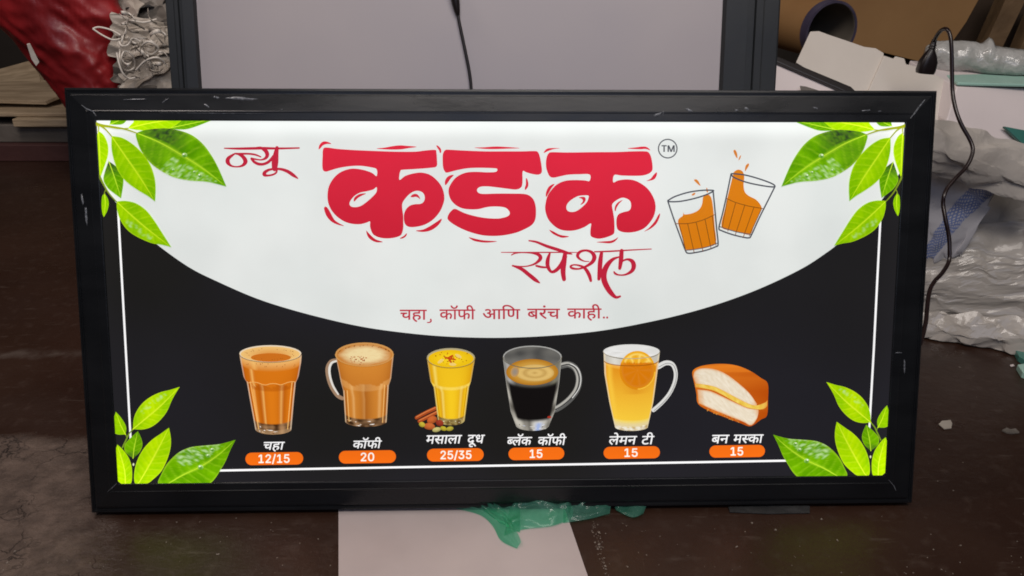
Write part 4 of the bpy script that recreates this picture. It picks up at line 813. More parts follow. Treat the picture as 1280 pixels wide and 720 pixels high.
def coffee():
    a = Art(.0006); z = lambda *p: Z(p, 4.235, 395, 420)
    a.stroke([(*p, w_) for p, w_ in zip(z((112, 128), (82, 135), (64, 165), (64, 205), (80, 262), (112, 312), (140, 330)), (4.6, 5.2, 5.6, 5.4, 5.2, 5, 4.5))], (160, 130, 104))
    a.stroke([(*p, w_) for p, w_ in zip(z((108, 132), (84, 142), (72, 170), (74, 210), (90, 262), (118, 308)), (2.2, 2.8, 3, 2.8, 2.6, 2))], (226, 222, 214))
    lf = [(442.4, 419.4), (476, 426), (488, 429.2), (526.4, 431.6)]; rt = [(442.4, 492.2), (472, 489), (481, 486), (524, 483.6), (526.4, 483.4)]
    t0, t1, hi = lin((152, 78, 16)), lin((210, 134, 50)), lin((240, 190, 120))
    def fn(u, v):
        if v < .36 - .06 * abs(math.cos(u * 3.5)): c = mixc(mixc(t1, lin((196, 118, 40)), v * 2), t0, .6 * abs(u) ** 4)
        else:
            f = abs(math.sin(math.asin(max(-1, min(1, u))) * 2.5)); c = mixc(t0, t1, .35 + .6 * f); c = mixc(c, hi, .65 * (hl(u, -.55, .08) + hl(u, .62, .1) + hl(u, -.1, .05)))
            if v < .43: c = mixc(c, hi, .25)
            if v > .87: c = mixc(lin((170, 130, 92)), lin((62, 38, 18)), .6 + 1.3 * vnoise(u * 3, v * 15, 2))
        if abs(u) > .94: c = mixc(c, lin((214, 190, 160)), .55)
        return c
    a.body(lf, rt, 14.5, 7, fn, 44, 44)
    shards(a, 457.5, 526.4, 25.5, 6.5, ((255, 248, 238), (232, 200, 160), (104, 60, 22), (250, 240, 226)), 5, n=10)
    for dx, cl, wd in ((1.0, (220, 190, 150), .8), (3.0, (150, 88, 30), .7), (5.0, (240, 186, 110), 1.1)):
        edge(a, [(y, x + dx) for y, x in lf[2:]], cl, wd); edge(a, [(y, x - dx) for y, x in rt[2:]], cl, wd)
    a.ell(455.8, 442.6, 36.4, 14.8, lambda r, t: lin((206, 150, 84)))
    a.ell(455.8, 443.4, 34.8, 13.4, lambda r, t: mixc(lin((236, 214, 160)), lin((196, 122, 44)), max(0, (r - .55) / .45) + .25 * vnoise(r * 6, t * 3, 2)), nr=9, na=40)
    rn = random.Random(8)
    for k in range(34):
        x, y = 448 + rn.gauss(0, 6), 448 + rn.gauss(0, 2.8); a.ell(x, y, rn.uniform(.5, 1.3), rn.uniform(.4, .9), ((150, 66, 24), (176, 92, 44), (200, 140, 86))[k % 3], nr=1, na=6); a.d += .00003
    for k in range(30):
        t = rn.uniform(3.3, 6.1); a.ell(455.8 + 33 * math.cos(t), 443 + 12.4 * math.sin(t) * rn.uniform(.85, 1), .6, .5, (120, 62, 18), nr=1, na=6); a.d += .00003
    a.stroke([(455.8 + 36.2 * math.cos(t), 442.6 + 14.6 * math.sin(t)) for t in [k * math.pi / 20 for k in range(21)]], (206, 156, 90), .9, smooth=False)
    a.done('coffee_mug_print', facep)
def masala():
    a = Art(.0006); z = lambda *p: Z(p, 4.235, 510, 420)
    for l in ([(45, 432), (95, 405), (145, 382)], [(60, 450), (110, 425), (160, 400)]):
        a.stroke([(*p, 4.4) for p in z(*l)], (170, 76, 34)); a.stroke([(*p, 1.4) for p in z(*[(x, y - 4) for x, y in l])], (214, 124, 70))
    lf = [(447.2, 533.6), (475, 538), (482.4, 542), (525, 547.4)]; rt = [(447.2, 593.8), (475, 589), (482.4, 586.4), (525, 580.8)]
    y0, y1, hi = lin((212, 146, 4)), lin((246, 202, 34)), lin((255, 238, 130))
    def fn(u, v):
        c = mixc(y1, y0, .15 + .75 * abs(u) ** 3)
        if v > .34:
            f = abs(math.cos(math.asin(max(-1, min(1, u))) * 2.5)); c = mixc(y0, y1, .25 + .75 * f); c = mixc(c, hi, .7 * (hl(u, -.5, .1) + .8 * hl(u, .55, .1)))
            if v < .40: c = mixc(c, hi, .4)
            if v > .9: c = mixc(lin((190, 172, 110)), lin((90, 62, 14)), .55 + 1.3 * vnoise(u * 3, v * 18, 3))
        else: c = mixc(c, hi, .6 * hl(u, -.7, .1))
        if abs(u) > .93: c = mixc(c, lin((190, 170, 110)), .7)
        return c
    a.body(lf, rt, 12, 6.4, fn, 40, 42)
    shards(a, 564, 525, 16.4, 6, ((255, 250, 226), (236, 214, 140), (120, 84, 16)), 7, n=7, h=4)
    for dx, cl, wd in ((.9, (206, 186, 120), .8), (2.6, (176, 116, 10), .7)):
        edge(a, [(y, x + dx) for y, x in lf[2:]], cl, wd); edge(a, [(y, x - dx) for y, x in rt[2:]], cl, wd)
    a.ell(563.7, 447.2, 30.2, 12.4, (176, 166, 130)); a.ell(563.7, 448, 28.4, 11, lambda r, t: mixc(lin((252, 218, 40)), lin((236, 190, 14)), r))
    rn = random.Random(3)
    for k in range(46):
        x, y = 563.5 + rn.gauss(0, 10), 448.5 + rn.gauss(0, 3.6)
        if ((x - 563.7) / 27) ** 2 + ((y - 448) / 10) ** 2 > 1: continue
        a.ell(x, y, rn.uniform(.5, 1.1), rn.uniform(.4, .8), ((150, 84, 10), (190, 60, 20), (120, 90, 20))[k % 3], nr=1, na=6); a.d += .00003
    for dx, dy, r in ((-3, 0, .4), (0, -2, -.5), (3, 1, .2), (-1, 2, 1.1), (1, 0, 2)): a.ell(563 + dx, 447.5 + dy, 4.6, 1.1, (196, 74, 20), rot=r, nr=1, na=10)
    for x, y, r in ((573, 444.6, .5), (551, 451, -.6), (566, 455, .1)): a.ell(x, y, 4.4, 1.9, (238, 206, 120), rot=r, nr=2, na=12)
    a.stroke([(563.7 + 30 * math.cos(t), 447.2 + 12.2 * math.sin(t)) for t in [k * math.pi / 20 for k in range(21)]], (150, 120, 40), .8, smooth=False)
    def nut(x, y, rx, ry, c, r):
        x, y = Z([(x, y)], 4.235, 510, 420)[0]; a.ell(x, y, rx, ry, lambda q, t: mixc(lin(c), tuple(v * .45 for v in lin(c)), q * (.5 + .5 * math.sin(t))), rot=r, nr=4, na=16)
    nut(128, 442, 6.4, 4.6, (206, 104, 50), -.4); nut(114, 476, 7, 4.2, (206, 108, 54), .1); nut(168, 458, 5, 4, (160, 60, 40), .3)
    nut(75, 466, 4, 3.2, (204, 184, 60), .4); nut(152, 493, 5.4, 3, (206, 196, 120), -.2); nut(188, 487, 4.2, 2.8, (196, 180, 50), .3); nut(222, 488, 4.6, 2.8, (190, 176, 60), -.2)
    a.done('milk_glass_print', facep)
def black():
    a = Art(.0006); z = lambda *p: Z(p, 4.235, 615, 420)
    h = z((362, 158), (405, 150), (442, 172), (460, 222), (450, 280), (415, 330), (370, 368), (335, 388))
    a.stroke([(*p, 8) for p in h], (92, 92, 90), n=6); a.stroke([(x - .8, y - .6, 4.6) for x, y in h], (178, 176, 168), n=6); a.stroke([(x + .3, y + .2, 1.8) for x, y in h], (66, 66, 66), n=6); a.stroke([(x + 2.4, y - .8, 1.0) for x, y in h[1:-2]], (224, 224, 220), n=6)
    lf = [(446, 628.4), (478, 632.6), (514, 638.4), (531.6, 645)]; rt = [(446, 702.2), (478, 699), (514, 693.4), (531.6, 686)]
    def fn(u, v):
        k = lin((19, 16, 16)); g = mixc(lin((96, 92, 84)), lin((196, 192, 180)), .5 + 1.2 * vnoise(u * 3, v * 5, 4)); up_ = lin((92, 90, 84))
        up_ = mixc(up_, lin((186, 186, 184)), .8 * hl(u, -.84, .22)); up_ = mixc(up_, lin((150, 146, 120)), .5 * hl(u, .8, .2))
        c = mixc(up_, k, sst(.27, .33, v))
        e = .09 + .20 * sst(.45, 1, v) * (1 if u < 0 else .55)
        c = mixc(c, g, sst(1 - e - .07, 1 - e + .05, abs(u)) * (.35 + .65 * sst(.2, .5, v)) * .9)
        c = mixc(c, mixc(g, lin((226, 224, 216)), hl(u, .35, .5)), sst(.82, .88, v)); c = mixc(c, lin((132, 164, 226)), .85 * hl(u, .32, .26) * sst(.86, .9, v))
        if abs(u) > .965: c = mixc(c, lin((170, 168, 160)), .7)
        return c
    a.body(lf, rt, 14, 6.6, fn, 44, 44)
    shards(a, 665.4, 532, 20, 6, ((236, 234, 226), (150, 146, 136), (60, 56, 52), (200, 206, 226)), 12, n=14, h=5)
    a.ell(665.4, 446, 36.8, 14.2, lambda r, t: lin((170, 170, 166)))
    a.ell(665.4, 446.4, 35.4, 13.2, lambda r, t: mixc(lin((60, 60, 60)), lin((122, 120, 114)), .5 + .7 * vnoise(math.cos(t) * r * 2, math.sin(t) * r * 1.4, 7)), nr=6, na=36)
    a.ell(665.2, 464.8, 32.6, 16.4, lambda r, t: mixc(lin((206, 156, 66)), lin((176, 116, 26)), max(0, (r - .62) / .38)), nr=6, na=40)
    a.ell(668.5, 465.8, 24, 10.6, lambda r, t: mixc(lin((170, 128, 56)), lin((222, 186, 110)), .35 + .65 * abs(math.sin(r * 6))), nr=9, na=36)
    a.ell(643.5, 464.5, 5.2, 6.6, lambda r, t: mixc(lin((150, 138, 124)), lin((196, 150, 84)), r * r), rot=.3)
    a.stroke([(665.4 + 36.6 * math.cos(t), 446 + 14 * math.sin(t)) for t in [k * math.pi / 20 for k in range(21)]], (110, 104, 88), 1.0, smooth=False)
    a.ell(686.6, 521, 2.6, 1.5, (168, 50, 34), nr=1, na=10)
    a.done('black_coffee_mug_print', facep)
def lemon():
    a = Art(.0006); z = lambda *p: Z(p, 4.235, 740, 420)
    h = z((350, 162), (390, 142), (425, 150), (442, 190), (438, 240), (412, 300), (372, 350), (325, 392))
    a.stroke([(*p, w_) for p, w_ in zip(h, (6.6, 6, 5.4, 4.8, 4.6, 4.6, 4.8, 5))], (226, 226, 222), n=6); a.stroke([(x + .7, y + .6, .9) for x, y in h], (150, 150, 150), n=6)
    lf = [(440, 754.4), (467, 755.4), (502, 761.4), (533.4, 768.6)]; rt = [(440, 824.6), (467, 821.4), (502, 816.6), (533.4, 809.6)]
    o1, y1 = lin((222, 134, 20)), lin((250, 204, 62))
    def fn(u, v):
        if v < .10: c = lin((196, 192, 180)); c = mixc(c, lin((230, 228, 220)), .7 * hl(u, -.6, .3))
        else:
            c = mixc(o1, y1, min(1, (v - .12) * 1.25 + .12)); c = mixc(c, lin((252, 206, 70)), .7 * hl(u, -.8, .16)); c = mixc(c, lin((206, 110, 10)), .35 * hl(u, .2, .6) * (v < .5))
            if v < .14: c = mixc(c, lin((250, 190, 80)), .6)
            if v > .86: c = mixc(lin((250, 220, 90)), lin((232, 214, 160)), (v - .86) / .06)
            if v > .94: c = mixc(lin((240, 234, 214)), lin((190, 160, 96)), .4 + 1.6 * vnoise(u * 4, v * 20, 5))
        if abs(u) > .93: c = mixc(c, lin((230, 214, 180)), .7)
        return c
    a.body(lf, rt, 9, 5, fn, 40, 46)
    shards(a, 789, 533, 20, 5, ((255, 252, 240), (226, 200, 130), (255, 250, 236)), 9, n=10, h=4)
    a.ell(789.2, 439.2, 35.4, 9, (222, 222, 218)); a.ell(789.2, 439.5, 34, 7.9, lambda r, t: mixc(lin((214, 214, 210)), lin((236, 236, 234)), .5 + vnoise(math.cos(t) * r * 2, math.sin(t) * 2, 1)))
    # lemon slice: bright above the tea, dim in it
    cx, cy, rr = 796.6, 462.6, 22.4
    def sl(r, t):
        y = cy + rr * r * math.sin(t); seg = abs(math.sin(t * 4.5)) ** .4
        c = mixc(lin((250, 216, 110)), lin((236, 172, 30)), seg if r < .8 else (1 if r > .9 else 0))
        if y > 454: c = mixc(c, lin((214, 118, 8)), .93 if r < .9 else .7)
        return c
    a.ell(cx, cy, rr, rr * 1.08, sl, nr=12, na=54)
    a.stroke([(cx + rr * .98 * math.cos(t), cy + rr * 1.05 * math.sin(t)) for t in [.1 + k * .11 for k in range(14)]], (246, 190, 60), 1.6, smooth=False)
    a.stroke([(789.2 + 35.2 * math.cos(t), 439.2 + 8.8 * math.sin(t)) for t in [k * math.pi / 20 for k in range(21)]], (176, 168, 150), .8, smooth=False)
    a.stroke([(789 + 33.6 * math.cos(t), 451 + 6 * math.sin(t)) for t in [k * math.pi / 20 for k in range(21)]], (150, 84, 10), .8, smooth=False)
    a.done('lemon_tea_mug_print', facep)
def bun():
    a = Art(.0006); z = lambda *p: Z(p, 4.8, 855, 440)
    cr0, cr1 = lin((234, 130, 36)), lin((186, 78, 10))
    a.poly(z((49, 130), (62, 102), (110, 82), (180, 72), (260, 72), (330, 85), (400, 115), (460, 155), (502, 190), (503, 290), (497, 380), (460, 405), (400, 445), (340, 427), (260, 397), (160, 357), (85, 312), (74, 250), (62, 190)), (0, 0, 0),
           fn=lambda x, y: mixc(cr0, cr1, .5 + .6 * vnoise(x * .06, y * .06, 2) + (y - 500) * .006 + (.45 if x > 940 else 0)))
    def crumb(x, y): return mixc(lin((222, 204, 172)), lin((246, 236, 216)), .55 + .5 * vnoise(x * .35, y * .35, 1) + .3 * vnoise(x * 1.1, y * 1.1, 2))
    def patch(A, B, fn, n=30, m=10):
        A = resample([(*p, 0) for p in crom(z(*A))], n); B = resample([(*p, 0) for p in crom(z(*B))], n); vs, fs, cs = [], [], []
        for j in range(m + 1):
            for i in range(n):
                p = A[i].lerp(B[i], j / m); vs.append((p.x, p.y)); e_ = min(1, 7 * min(j / m, 1 - j / m, i / (n - 1), 1 - i / (n - 1)) + .25); cs.append(mixc(lin((226, 150, 66)), fn(p.x, p.y), e_))
                if i and j: q = j * n + i; fs.append((q - n - 1, q - n, q, q - 1))
        a.add(vs, fs, cs)
    patch([(56, 150), (62, 118), (90, 100), (140, 97), (200, 108), (262, 138), (330, 190), (390, 245), (436, 310)], [(70, 190), (110, 200), (180, 214), (240, 240), (300, 272), (360, 300), (400, 318), (436, 326)], crumb)
    patch([(80, 225), (150, 232), (220, 262), (300, 300), (380, 335), (446, 346)], [(88, 306), (160, 340), (230, 368), (300, 396), (360, 420), (402, 440), (436, 400), (446, 360)], crumb)
    patch([(66, 188), (110, 192), (180, 206), (240, 234), (300, 266), (370, 302), (430, 320), (490, 300), (500, 288)], [(68, 210), (120, 218), (180, 232), (240, 262), (300, 296), (370, 330), (440, 344), (480, 340), (498, 322)],
          lambda x, y: mixc(lin((226, 176, 40)), lin((250, 222, 110)), .5 + .7 * vnoise(x * .3, y * .3, 4)))
    rn = random.Random(5)
    for k in range(26):
        t = rn.random(); x, y = Z([(140 + 190 * t, 345 + 70 * t + rn.uniform(-8, 8))], 4.8, 855, 440)[0]; a.ell(x, y, .9, .7, (206, 140, 60), nr=1, na=6); a.d += .00003
    a.done('bun_print', facep)
for fnc in (chai, coffee, masala, black, lemon, bun): fnc()
# ------------------------------------------------------------------ the blank light box behind
RL = R(14.5); RY = .080
rear = empty('blank_lightbox', (0, RY, TH * math.sin(RL)), (-RL, 0, 0))
tag(rear, 'unlit dark framed lightbox with blank pinkish grey face, standing behind the lit sign', 'sign')
RM = Matrix.Translation((0, RY, TH * math.sin(RL))) @ Matrix.Rotation(-RL, 4, 'X'); RMI = RM.inverted()
def rface(px, py, d=0.):
    q = RMI @ on_plane(px, py, RM @ Vector((0, d, 0)), RM.to_3x3() @ Vector((0, 1, 0))); return q
xs = [(rface(a_, 0).x + rface(b_, 108).x) / 2 for a_, b_ in ((207, 213), (977, 969))]
xi = [(rface(a_, 0, .01).x + rface(b_, 108, .01).x) / 2 for a_, b_ in ((245, 252), (905, 898))]
RH = .92
RPROF = [(0, .0015), (.03, 0), (.28, 0), (.30, .0012), (.42, .0012), (.44, .0060), (.56, .0060), (.58, .001), (.96, .002), (1., .010), (1., .018)]
RPROF_R = RPROF
rr_ = rails(rear, xs[0], xs[1], 0, RH, xi[0] - xs[0], xs[1] - xi[1], .06, .06, RPROF, M_REAR_FRAME, TH)
v, f = box_geo(xi[0] - .004, xi[1] + .004, .0115, .0145, .056, RH - .056); mesh('face_panel', v, f, M_BLANK, rear)
v, f = box_geo(xs[0] + .006, xs[1] - .006, TH - .006, TH - .002, .006, RH - .006); mesh('back_cover', v, f, M_REAR_FRAME, rear)
print('REAR', xs, xi)

# cord hanging over the blank face, its strain relief at the top
def rpt(px, py, d): return RM @ rface(px, py, d)
cord = empty('hanging_cord', rpt(590, 108, .0085))
tag(cord, 'thin black power cord hanging down over the blank grey lightbox face', 'cord')
def keep(o, root):                               # parent without moving
    o.parent = root; o.matrix_parent_inverse = Matrix.Translation(root.location).inverted(); return o
pts = crom([tuple(rpt(*p, .0075)) for p in ((572, 6), (573, 22), (577, 42), (582, 66), (586, 86), (588.5, 104), (589.5, 125), (590, 150))], False, 6)
keep(tube('cable', pts, .0023, M_CORD), cord)
keep(tube('strain_relief', [rpt(566, -22, .004), rpt(568, -8, .004), rpt(570, 6, .0055), rpt(571.5, 14, .006), rpt(572.5, 19, .007)], [.0072, .0068, .0056, .0042, .0026], M_CORD), cord)

# ------------------------------------------------------------------ things on the floor
o = prism('paper_sheet', [(-.258, .040, .0008), (-.232, -.112, .0008), (-.190, -.36, .0008), (.138, -.36, .0008), (.102, -.118, .0008), (.080, .040, .0008)], (0, 0, .0016), M_PAPER, bv=0)
tag(o, 'blank white sheet lying on the floor under the front edge of the lit sign', 'sheet')

def crumple(x, y, z=0., s=1.):
    d, _ = noise.voronoi(Vector((x * s, y * s, z)))
    return .55 - (d[1] - d[0])
def rdg(x, y, z=0.):                            # thin raised crease lines
    return 1 - 2.2 * abs(noise.noise(Vector((x, y, z))))
def loft(A, B, n, m, hgt):                       # film on the floor between two traced edges
    A = resample([fl(*p) for p in crom(A)], n); B = resample([fl(*p) for p in crom(B)], n); vs, fs = [], []
    for j in range(m + 1):
        for i in range(n):
            p = A[i].lerp(B[i], j / m); t = j / m; e = min(1, 4 * (1 - t) + .12) * min(1, 8 * min(i, n - 1 - i) / n + .3)
            h = hgt(p.x, p.y, i / (n - 1), t) * e
            q = Vector((p.x, p.y, .0032)) + Vector((0, -.35, .9)) * h + Vector((0, -.25, .8)) * .010 * max(0, 1 - t * 1.6) * (.6 + .8 * noise.noise(Vector((p.x * 30, 1, 1)))); vs.append(q)
            if i and j: k = j * n + i; fs.append((k - n - 1, k - n, k, k - 1))
    return vs, fs
def film(name, lofts, label):
    vs, fs = [], []
    for l in lofts:
        v, f = loft(*l); o_ = len(vs); vs += v; fs += [tuple(i + o_ for i in q) for q in f]
    o = mesh(name, vs, fs, M_FILM, smooth=True); tag(o, label, 'plastic film'); return o
hg = lambda k, s: (lambda x, y, u, t: k * (.35 + 1.0 * crumple(x, y, .3, s) + .5 * abs(noise.noise(Vector((x * 40, y * 40, 2))))))
hf = lambda k: (lambda x, y, u, t: k * (.4 + .5 * abs(math.sin(t * 9 + 2 * noise.noise(Vector((x * 30, y * 30, 0)))))))
film('green_film', [
    ([(640, 626), (670, 626), (700, 626), (716, 630)], [(630, 672), (655, 664), (690, 660), (716, 650)], 46, 26, hg(.014, 24)),
    ([(578, 628), (606, 632), (630, 645), (642, 664), (651, 682)], [(570, 638), (600, 646), (616, 660), (626, 678), (646, 688)], 46, 16, hf(.010)),
    ([(600, 626), (625, 627), (650, 627)], [(604, 640), (628, 658), (650, 668)], 24, 14, hg(.007, 30)),
    ([(704, 634), (735, 633), (763, 636)], [(704, 656), (736, 651), (762, 644)], 30, 14, hg(.006, 40))],
    'crumpled translucent green plastic film poking out under the lit sign onto the white sheet')
film('green_film', [([(766, 634), (786, 632), (808, 634)], [(770, 640), (790, 649), (804, 644)], 22, 10, hg(.004, 40))], 'small scrap of green plastic film on bare floor under the lit sign')

def chip(name, pts, h, mat, label, cat):
    o = prism(name, [fl(*p, .0006) for p in pts], (0, 0, h), mat, bv=.0004); tag(o, label, cat); return o
chip('paper_scrap', [(1173, 531), (1177, 527), (1188, 526), (1190, 530), (1189, 536), (1180, 537)], .002, M_SCRAP, 'small pale paper scrap on the bare floor right of the lit sign', 'scrap')
chip('torn_scrap', [(1252, 539), (1258, 536), (1262, 538), (1269, 537), (1274, 542), (1266, 543), (1258, 542)], .003, M_SCRAPD, 'torn dusty grey scrap on the floor near the right edge', 'scrap')
chip('paper_crumb', [(1262, 457), (1266, 456), (1268, 458), (1264, 459)], .002, M_PINKWHITE, 'tiny white crumb on the floor beside the teal offcuts', 'scrap')
chip('cardboard_strip', [(910, 634), (960, 632), (1012, 633), (1012, 642), (960, 643), (912, 641)], .002, M_DARK, 'flat dark strip peeking out under the bottom rail of the lit sign', 'strip')
for k, (pl, lb) in enumerate((([(1266, 441), (1300, 436), (1300, 470), (1272, 452)], 'upper teal sheet offcut on the floor at the far right'), ([(1270, 462), (1300, 458), (1300, 482), (1276, 472)], 'lower teal sheet offcut on the floor at the far right'))):
    o = prism('sheet_offcut', [fl(*p, .0008) for p in pl], (0, 0, .012), M_TEAL if k == 0 else M_MINT, bv=.001); tag(o, lb, 'offcut')

rn = random.Random(11); vs, fs = [], []
for k in range(340):                             # grit
    if k < 70:
        t = rn.random(); px, py = 742 + 16 * t + rn.gauss(0, 2.2), 652 + 70 * t
    else:
        px, py = rn.uniform(-10, 1290), 640 + 90 * rn.random() if rn.random() < .7 else rn.uniform(430, 640)
        if 85 < px < 1150 and py < 645: continue
        if 420 < px < 735: continue
    c = fl(px, py); r = rn.uniform(.0005, .0013) * (1 if rn.random() < .9 else 1.8); a_ = rn.uniform(0, 6.28); o_ = len(vs); ln = rn.choice((1, 1, 1, 1.6, 3))
    for q, hh in ((0, .2), (2.1, .2), (4.2, .2)):
        vs.append((c.x + r * math.cos(a_ + q) * (ln if q == 0 else 1), c.y + r * math.sin(a_ + q) * (ln if q == 0 else 1), .0004))
    vs.append((c.x, c.y, .0004 + r * .9)); fs += [(o_, o_ + 1, o_ + 3), (o_ + 1, o_ + 2, o_ + 3), (o_ + 2, o_, o_ + 3), (o_, o_ + 2, o_ + 1)]
o = mesh('grit', vs, fs, pm('pale_grit', (.17, .13, .10), (.33, .28, .23), 300, .6)); o['kind'] = 'stuff'; o['label'] = 'pale grit and dust specks scattered over the floor'

# ------------------------------------------------------------------ left background
def zat(py, Y, px=40): return at(px, py, Y).z
YL = 1.92
def lbox(name, x0, x1, y0, y1, z0, z1, mat, label, cat, bv=.004):
    v, f = box_geo(x0, x1, y0, y1, z0, z1); o = mesh(name, v, f, mat); bevel(o, bv); tag(o, label, cat); return o
zp = zat(181, YL); zb = zat(156, YL + .03); zc = zat(141, YL + .02)
lbox('painted_plinth', -2.5, -.75, YL, 2.9, 0, zp, M_MAROON, 'low maroon painted plinth along the floor behind the lit sign, at left', 'plinth')
lbox('wood_beam', -2.45, -.9, YL + .03, 2.5, zp + .001, zb, M_GREYBLOCK, 'thick dusty grey beam lying on the maroon plinth', 'beam')
o = lbox('wood_plank', at(15, 152, YL - .01).x, -.95, YL - .01, 2.3, zb + .001, zat(149, YL - .01), M_WOOD, 'short thin plank lying between the grey beam and wide board', 'plank')
lbox('support_block', -2.4, at(13, 152, YL).x - .02, YL + .12, 2.3, zb + .001, zat(149, YL - .01), M_CARD_DARK, 'dark wooden block wedged beside the short thin plank', 'block')
ztop = zat(149, YL - .01)
o = lbox('wide_board', -2.5, -1.0, YL + .02, 2.55, ztop + .001, zc, M_WOOD, 'wide raw plywood board on top of the left stack', 'board')
sh = lambda name, pts, th, mat, label, cat: tag(prism(name, pts, th, mat, bv=.002), label, cat)
sh('cardboard_sheet', [at(-40, 128, 2.02), at(58, 131, 2.02), at(92, 116, 2.14), at(70, 104, 2.28), at(-40, 108, 2.28)], (0, 0, .014), M_WOOD, 'flat pale cardboard sheet lying on the plywood board', 'cardboard')
sh('cardboard_flap', [at(-40, 112, 2.2), at(52, 110, 2.2), at(48, 92, 2.32), at(36, 76, 2.40), at(-8, 88, 2.40), at(-40, 96, 2.40)], (0, .03, -.008), M_WOOD, 'bent cardboard flap standing up behind the flat sheet', 'cardboard')

# red plastic sack: a slanting lumpy bundle
YR = 1.50
Lr = resample([at(*p, YR) for p in crom([(-60, -70), (-30, -20), (-4, 22), (18, 46), (44, 78), (66, 104), (92, 138), (118, 172), (132, 196)])], 90)
Rr = resample([at(*p, YR) for p in crom([(128, -70), (134, -30), (141, 0), (147, 24), (146, 48), (150, 75), (152, 106), (160, 150), (170, 205)])], 90)
rr2 = random.Random(5); vs, fs = [], []; na = 110
for i in range(90):
    a_, b_ = Lr[i], Rr[i]; c = (a_ + b_) / 2; hw = (b_ - a_) / 2
    for k in range(na):
        t = 2 * math.pi * (k + 0) / na; p = c + (Lr[min(89, i + 1)] - Lr[max(0, i - 1)]) * 0 * (0 < i < 89) + hw * math.cos(t) + Vector((0, -1, .15)) * .06 * math.sin(t)
        nrm = (hw.normalized() * math.cos(t) + Vector((0, -1, 0)) * math.sin(t))
        dg = (p.x + p.z * .95); ac = (p.x * .95 - p.z); wq = .10 * noise.noise(p * 3.3); cz0 = crumple(dg * .9 + wq, ac * .3, 4, 6.5); g = .030 * (cz0 - .3) + .008 * (crumple(dg + wq, ac * .5 - wq, 2, 13) - .3) + .010 * rdg(dg * 7 + wq * 9, ac * 1.6, 1) + .003 * (crumple(dg - wq, ac * .6 + wq, 8, 27) - .3) + .004 * rdg(dg * 26, ac * 12 + wq * 30, 7)
        vs.append(p + nrm * g)
        if i: k2 = (k + 1) % na; fs += [((i - 1) * na + k, (i - 1) * na + k2, i * na + k2), ((i - 1) * na + k, i * na + k2, i * na + k)]
fs.append(tuple(reversed(range(na)))); fs.append(tuple(range(89 * na, 90 * na)))
o = mesh('red_sack', vs, fs, M_RED, smooth=True); fix_normals(o); tag(o, 'crumpled glossy red plastic sack leaning diagonally beside the white scrap heap', 'sack')

sh('tape_scrap', [at(33, 55, YR - .10), at(37, 54, YR - .10), at(49, 78, YR - .085), at(45, 83, YR - .085), at(39, 74, YR - .09)], (0, .003, 0), M_STRIP, 'torn pale tape scrap stuck to the left edge of the red sack', 'tape')
# scrap heap on a carton
YS = 1.42
cz = zat(107, YS, 180)
lbox('carton', at(146, 107, YS).x, at(240, 107, YS).x, YS, YS + .4, 0, cz, M_GREYBLOCK, 'dusty grey carton under the white scrap heap beside the blank lightbox', 'carton')
def crumpled(name, c, w_, h_, mat, seed, rot, amp=.02, lean=.5, n=26):
    vs, fs = [], []; ax = Vector((math.cos(rot), 0, math.sin(rot))); az = Vector((-math.sin(rot) * .8, lean, math.cos(rot)))
    for j in range(n):
        for i in range(n):
            u, t = i / (n - 1) - .5, j / (n - 1) - .5
            ed = 1 + .18 * noise.noise(Vector((u * 4, t * 4, seed)))
            p = Vector(c) + ax * u * w_ * ed + az * t * h_ * ed
            d = amp * (2.6 * crumple(u * 1.5, t * 1.5, seed * 1.7, 1.) + .5 * noise.noise(Vector((u * 2, t * 2, seed)))) + amp * 2.2 * (u * u if seed % 2 < 1 else t * t) * 2
            vs.append(p + Vector((0, -1, .4)) * d)
            if i and j: k = j * n + i; fs.append((k - n - 1, k - n, k, k - 1))
    o = mesh(name, vs, fs, mat, smooth=False); solid(o, .002); return o
heap = [(188, 96, .13, .06, M_SCRAP, .08, 'flat creased paper on the carton, at the foot of the scrap heap'), (165, 94, .07, .05, M_SCRAPD, -.5, 'grey wad of paper beside the red sack, low in the scrap heap'),
        (192, 74, .12, .07, M_SCRAP, .5, 'tilted creased white paper halfway up the scrap heap'), (170, 62, .10, .05, M_SCRAP, -.3, 'curled pale paper next to the ribbon loops in the scrap heap'),
        (196, 54, .10, .05, M_SCRAP, .1, 'pale folded wad in the upper half of the scrap heap'), (178, 40, .12, .045, M_SCRAP, -.15, 'long rolled white paper near the top of the scrap heap'),
        (150, 33, .08, .03, M_SCRAPD, -.45, 'thin twisted strip sticking out toward the red sack'), (196, 30, .09, .05, M_SCRAPD, .3, 'grey creased paper against the frame of the blank lightbox'),
        (158, 12, .09, .07, M_SCRAP, .9, 'bright white paper corner at the top of the heap'), (186, 18, .10, .05, M_SCRAPD, .2, 'dull grey paper under the black rag')]
for k, (px, py, ww, hh, mt, ro, lb) in enumerate(heap):
    o = crumpled('crumpled_paper', at(px, py, YS + .02 + .006 * k + (.05 if py < 40 else 0)), ww * 1.25, hh * 1.5, mt, k * 3.1 + 1, ro, .010, .35); tag(o, lb, 'paper', 'crumpled papers in the scrap heap')
o = crumpled('black_rag', at(186, 2, YS + .16), .10, .06, M_DARK, 77, .1, .02); tag(o, 'small black rag on top of the white scrap heap', 'rag')
o = crumpled('blue_wrapper', at(140, 2, YS + .14), .035, .03, M_BLUE, 31, .0, .006); tag(o, 'bit of blue plastic wrapper above the scrap heap by the red sack', 'wrapper')
def ribbon(pts, Y, label, wd=.0027):
    P = crom([tuple(at(x, y, Y + d)) for x, y, d in pts], False, 8)
    o = tube('paper_ribbon', P, wd, M_STRIP, sides=6); tag(o, label, 'ribbon', 'paper ribbons in the scrap heap'); return o
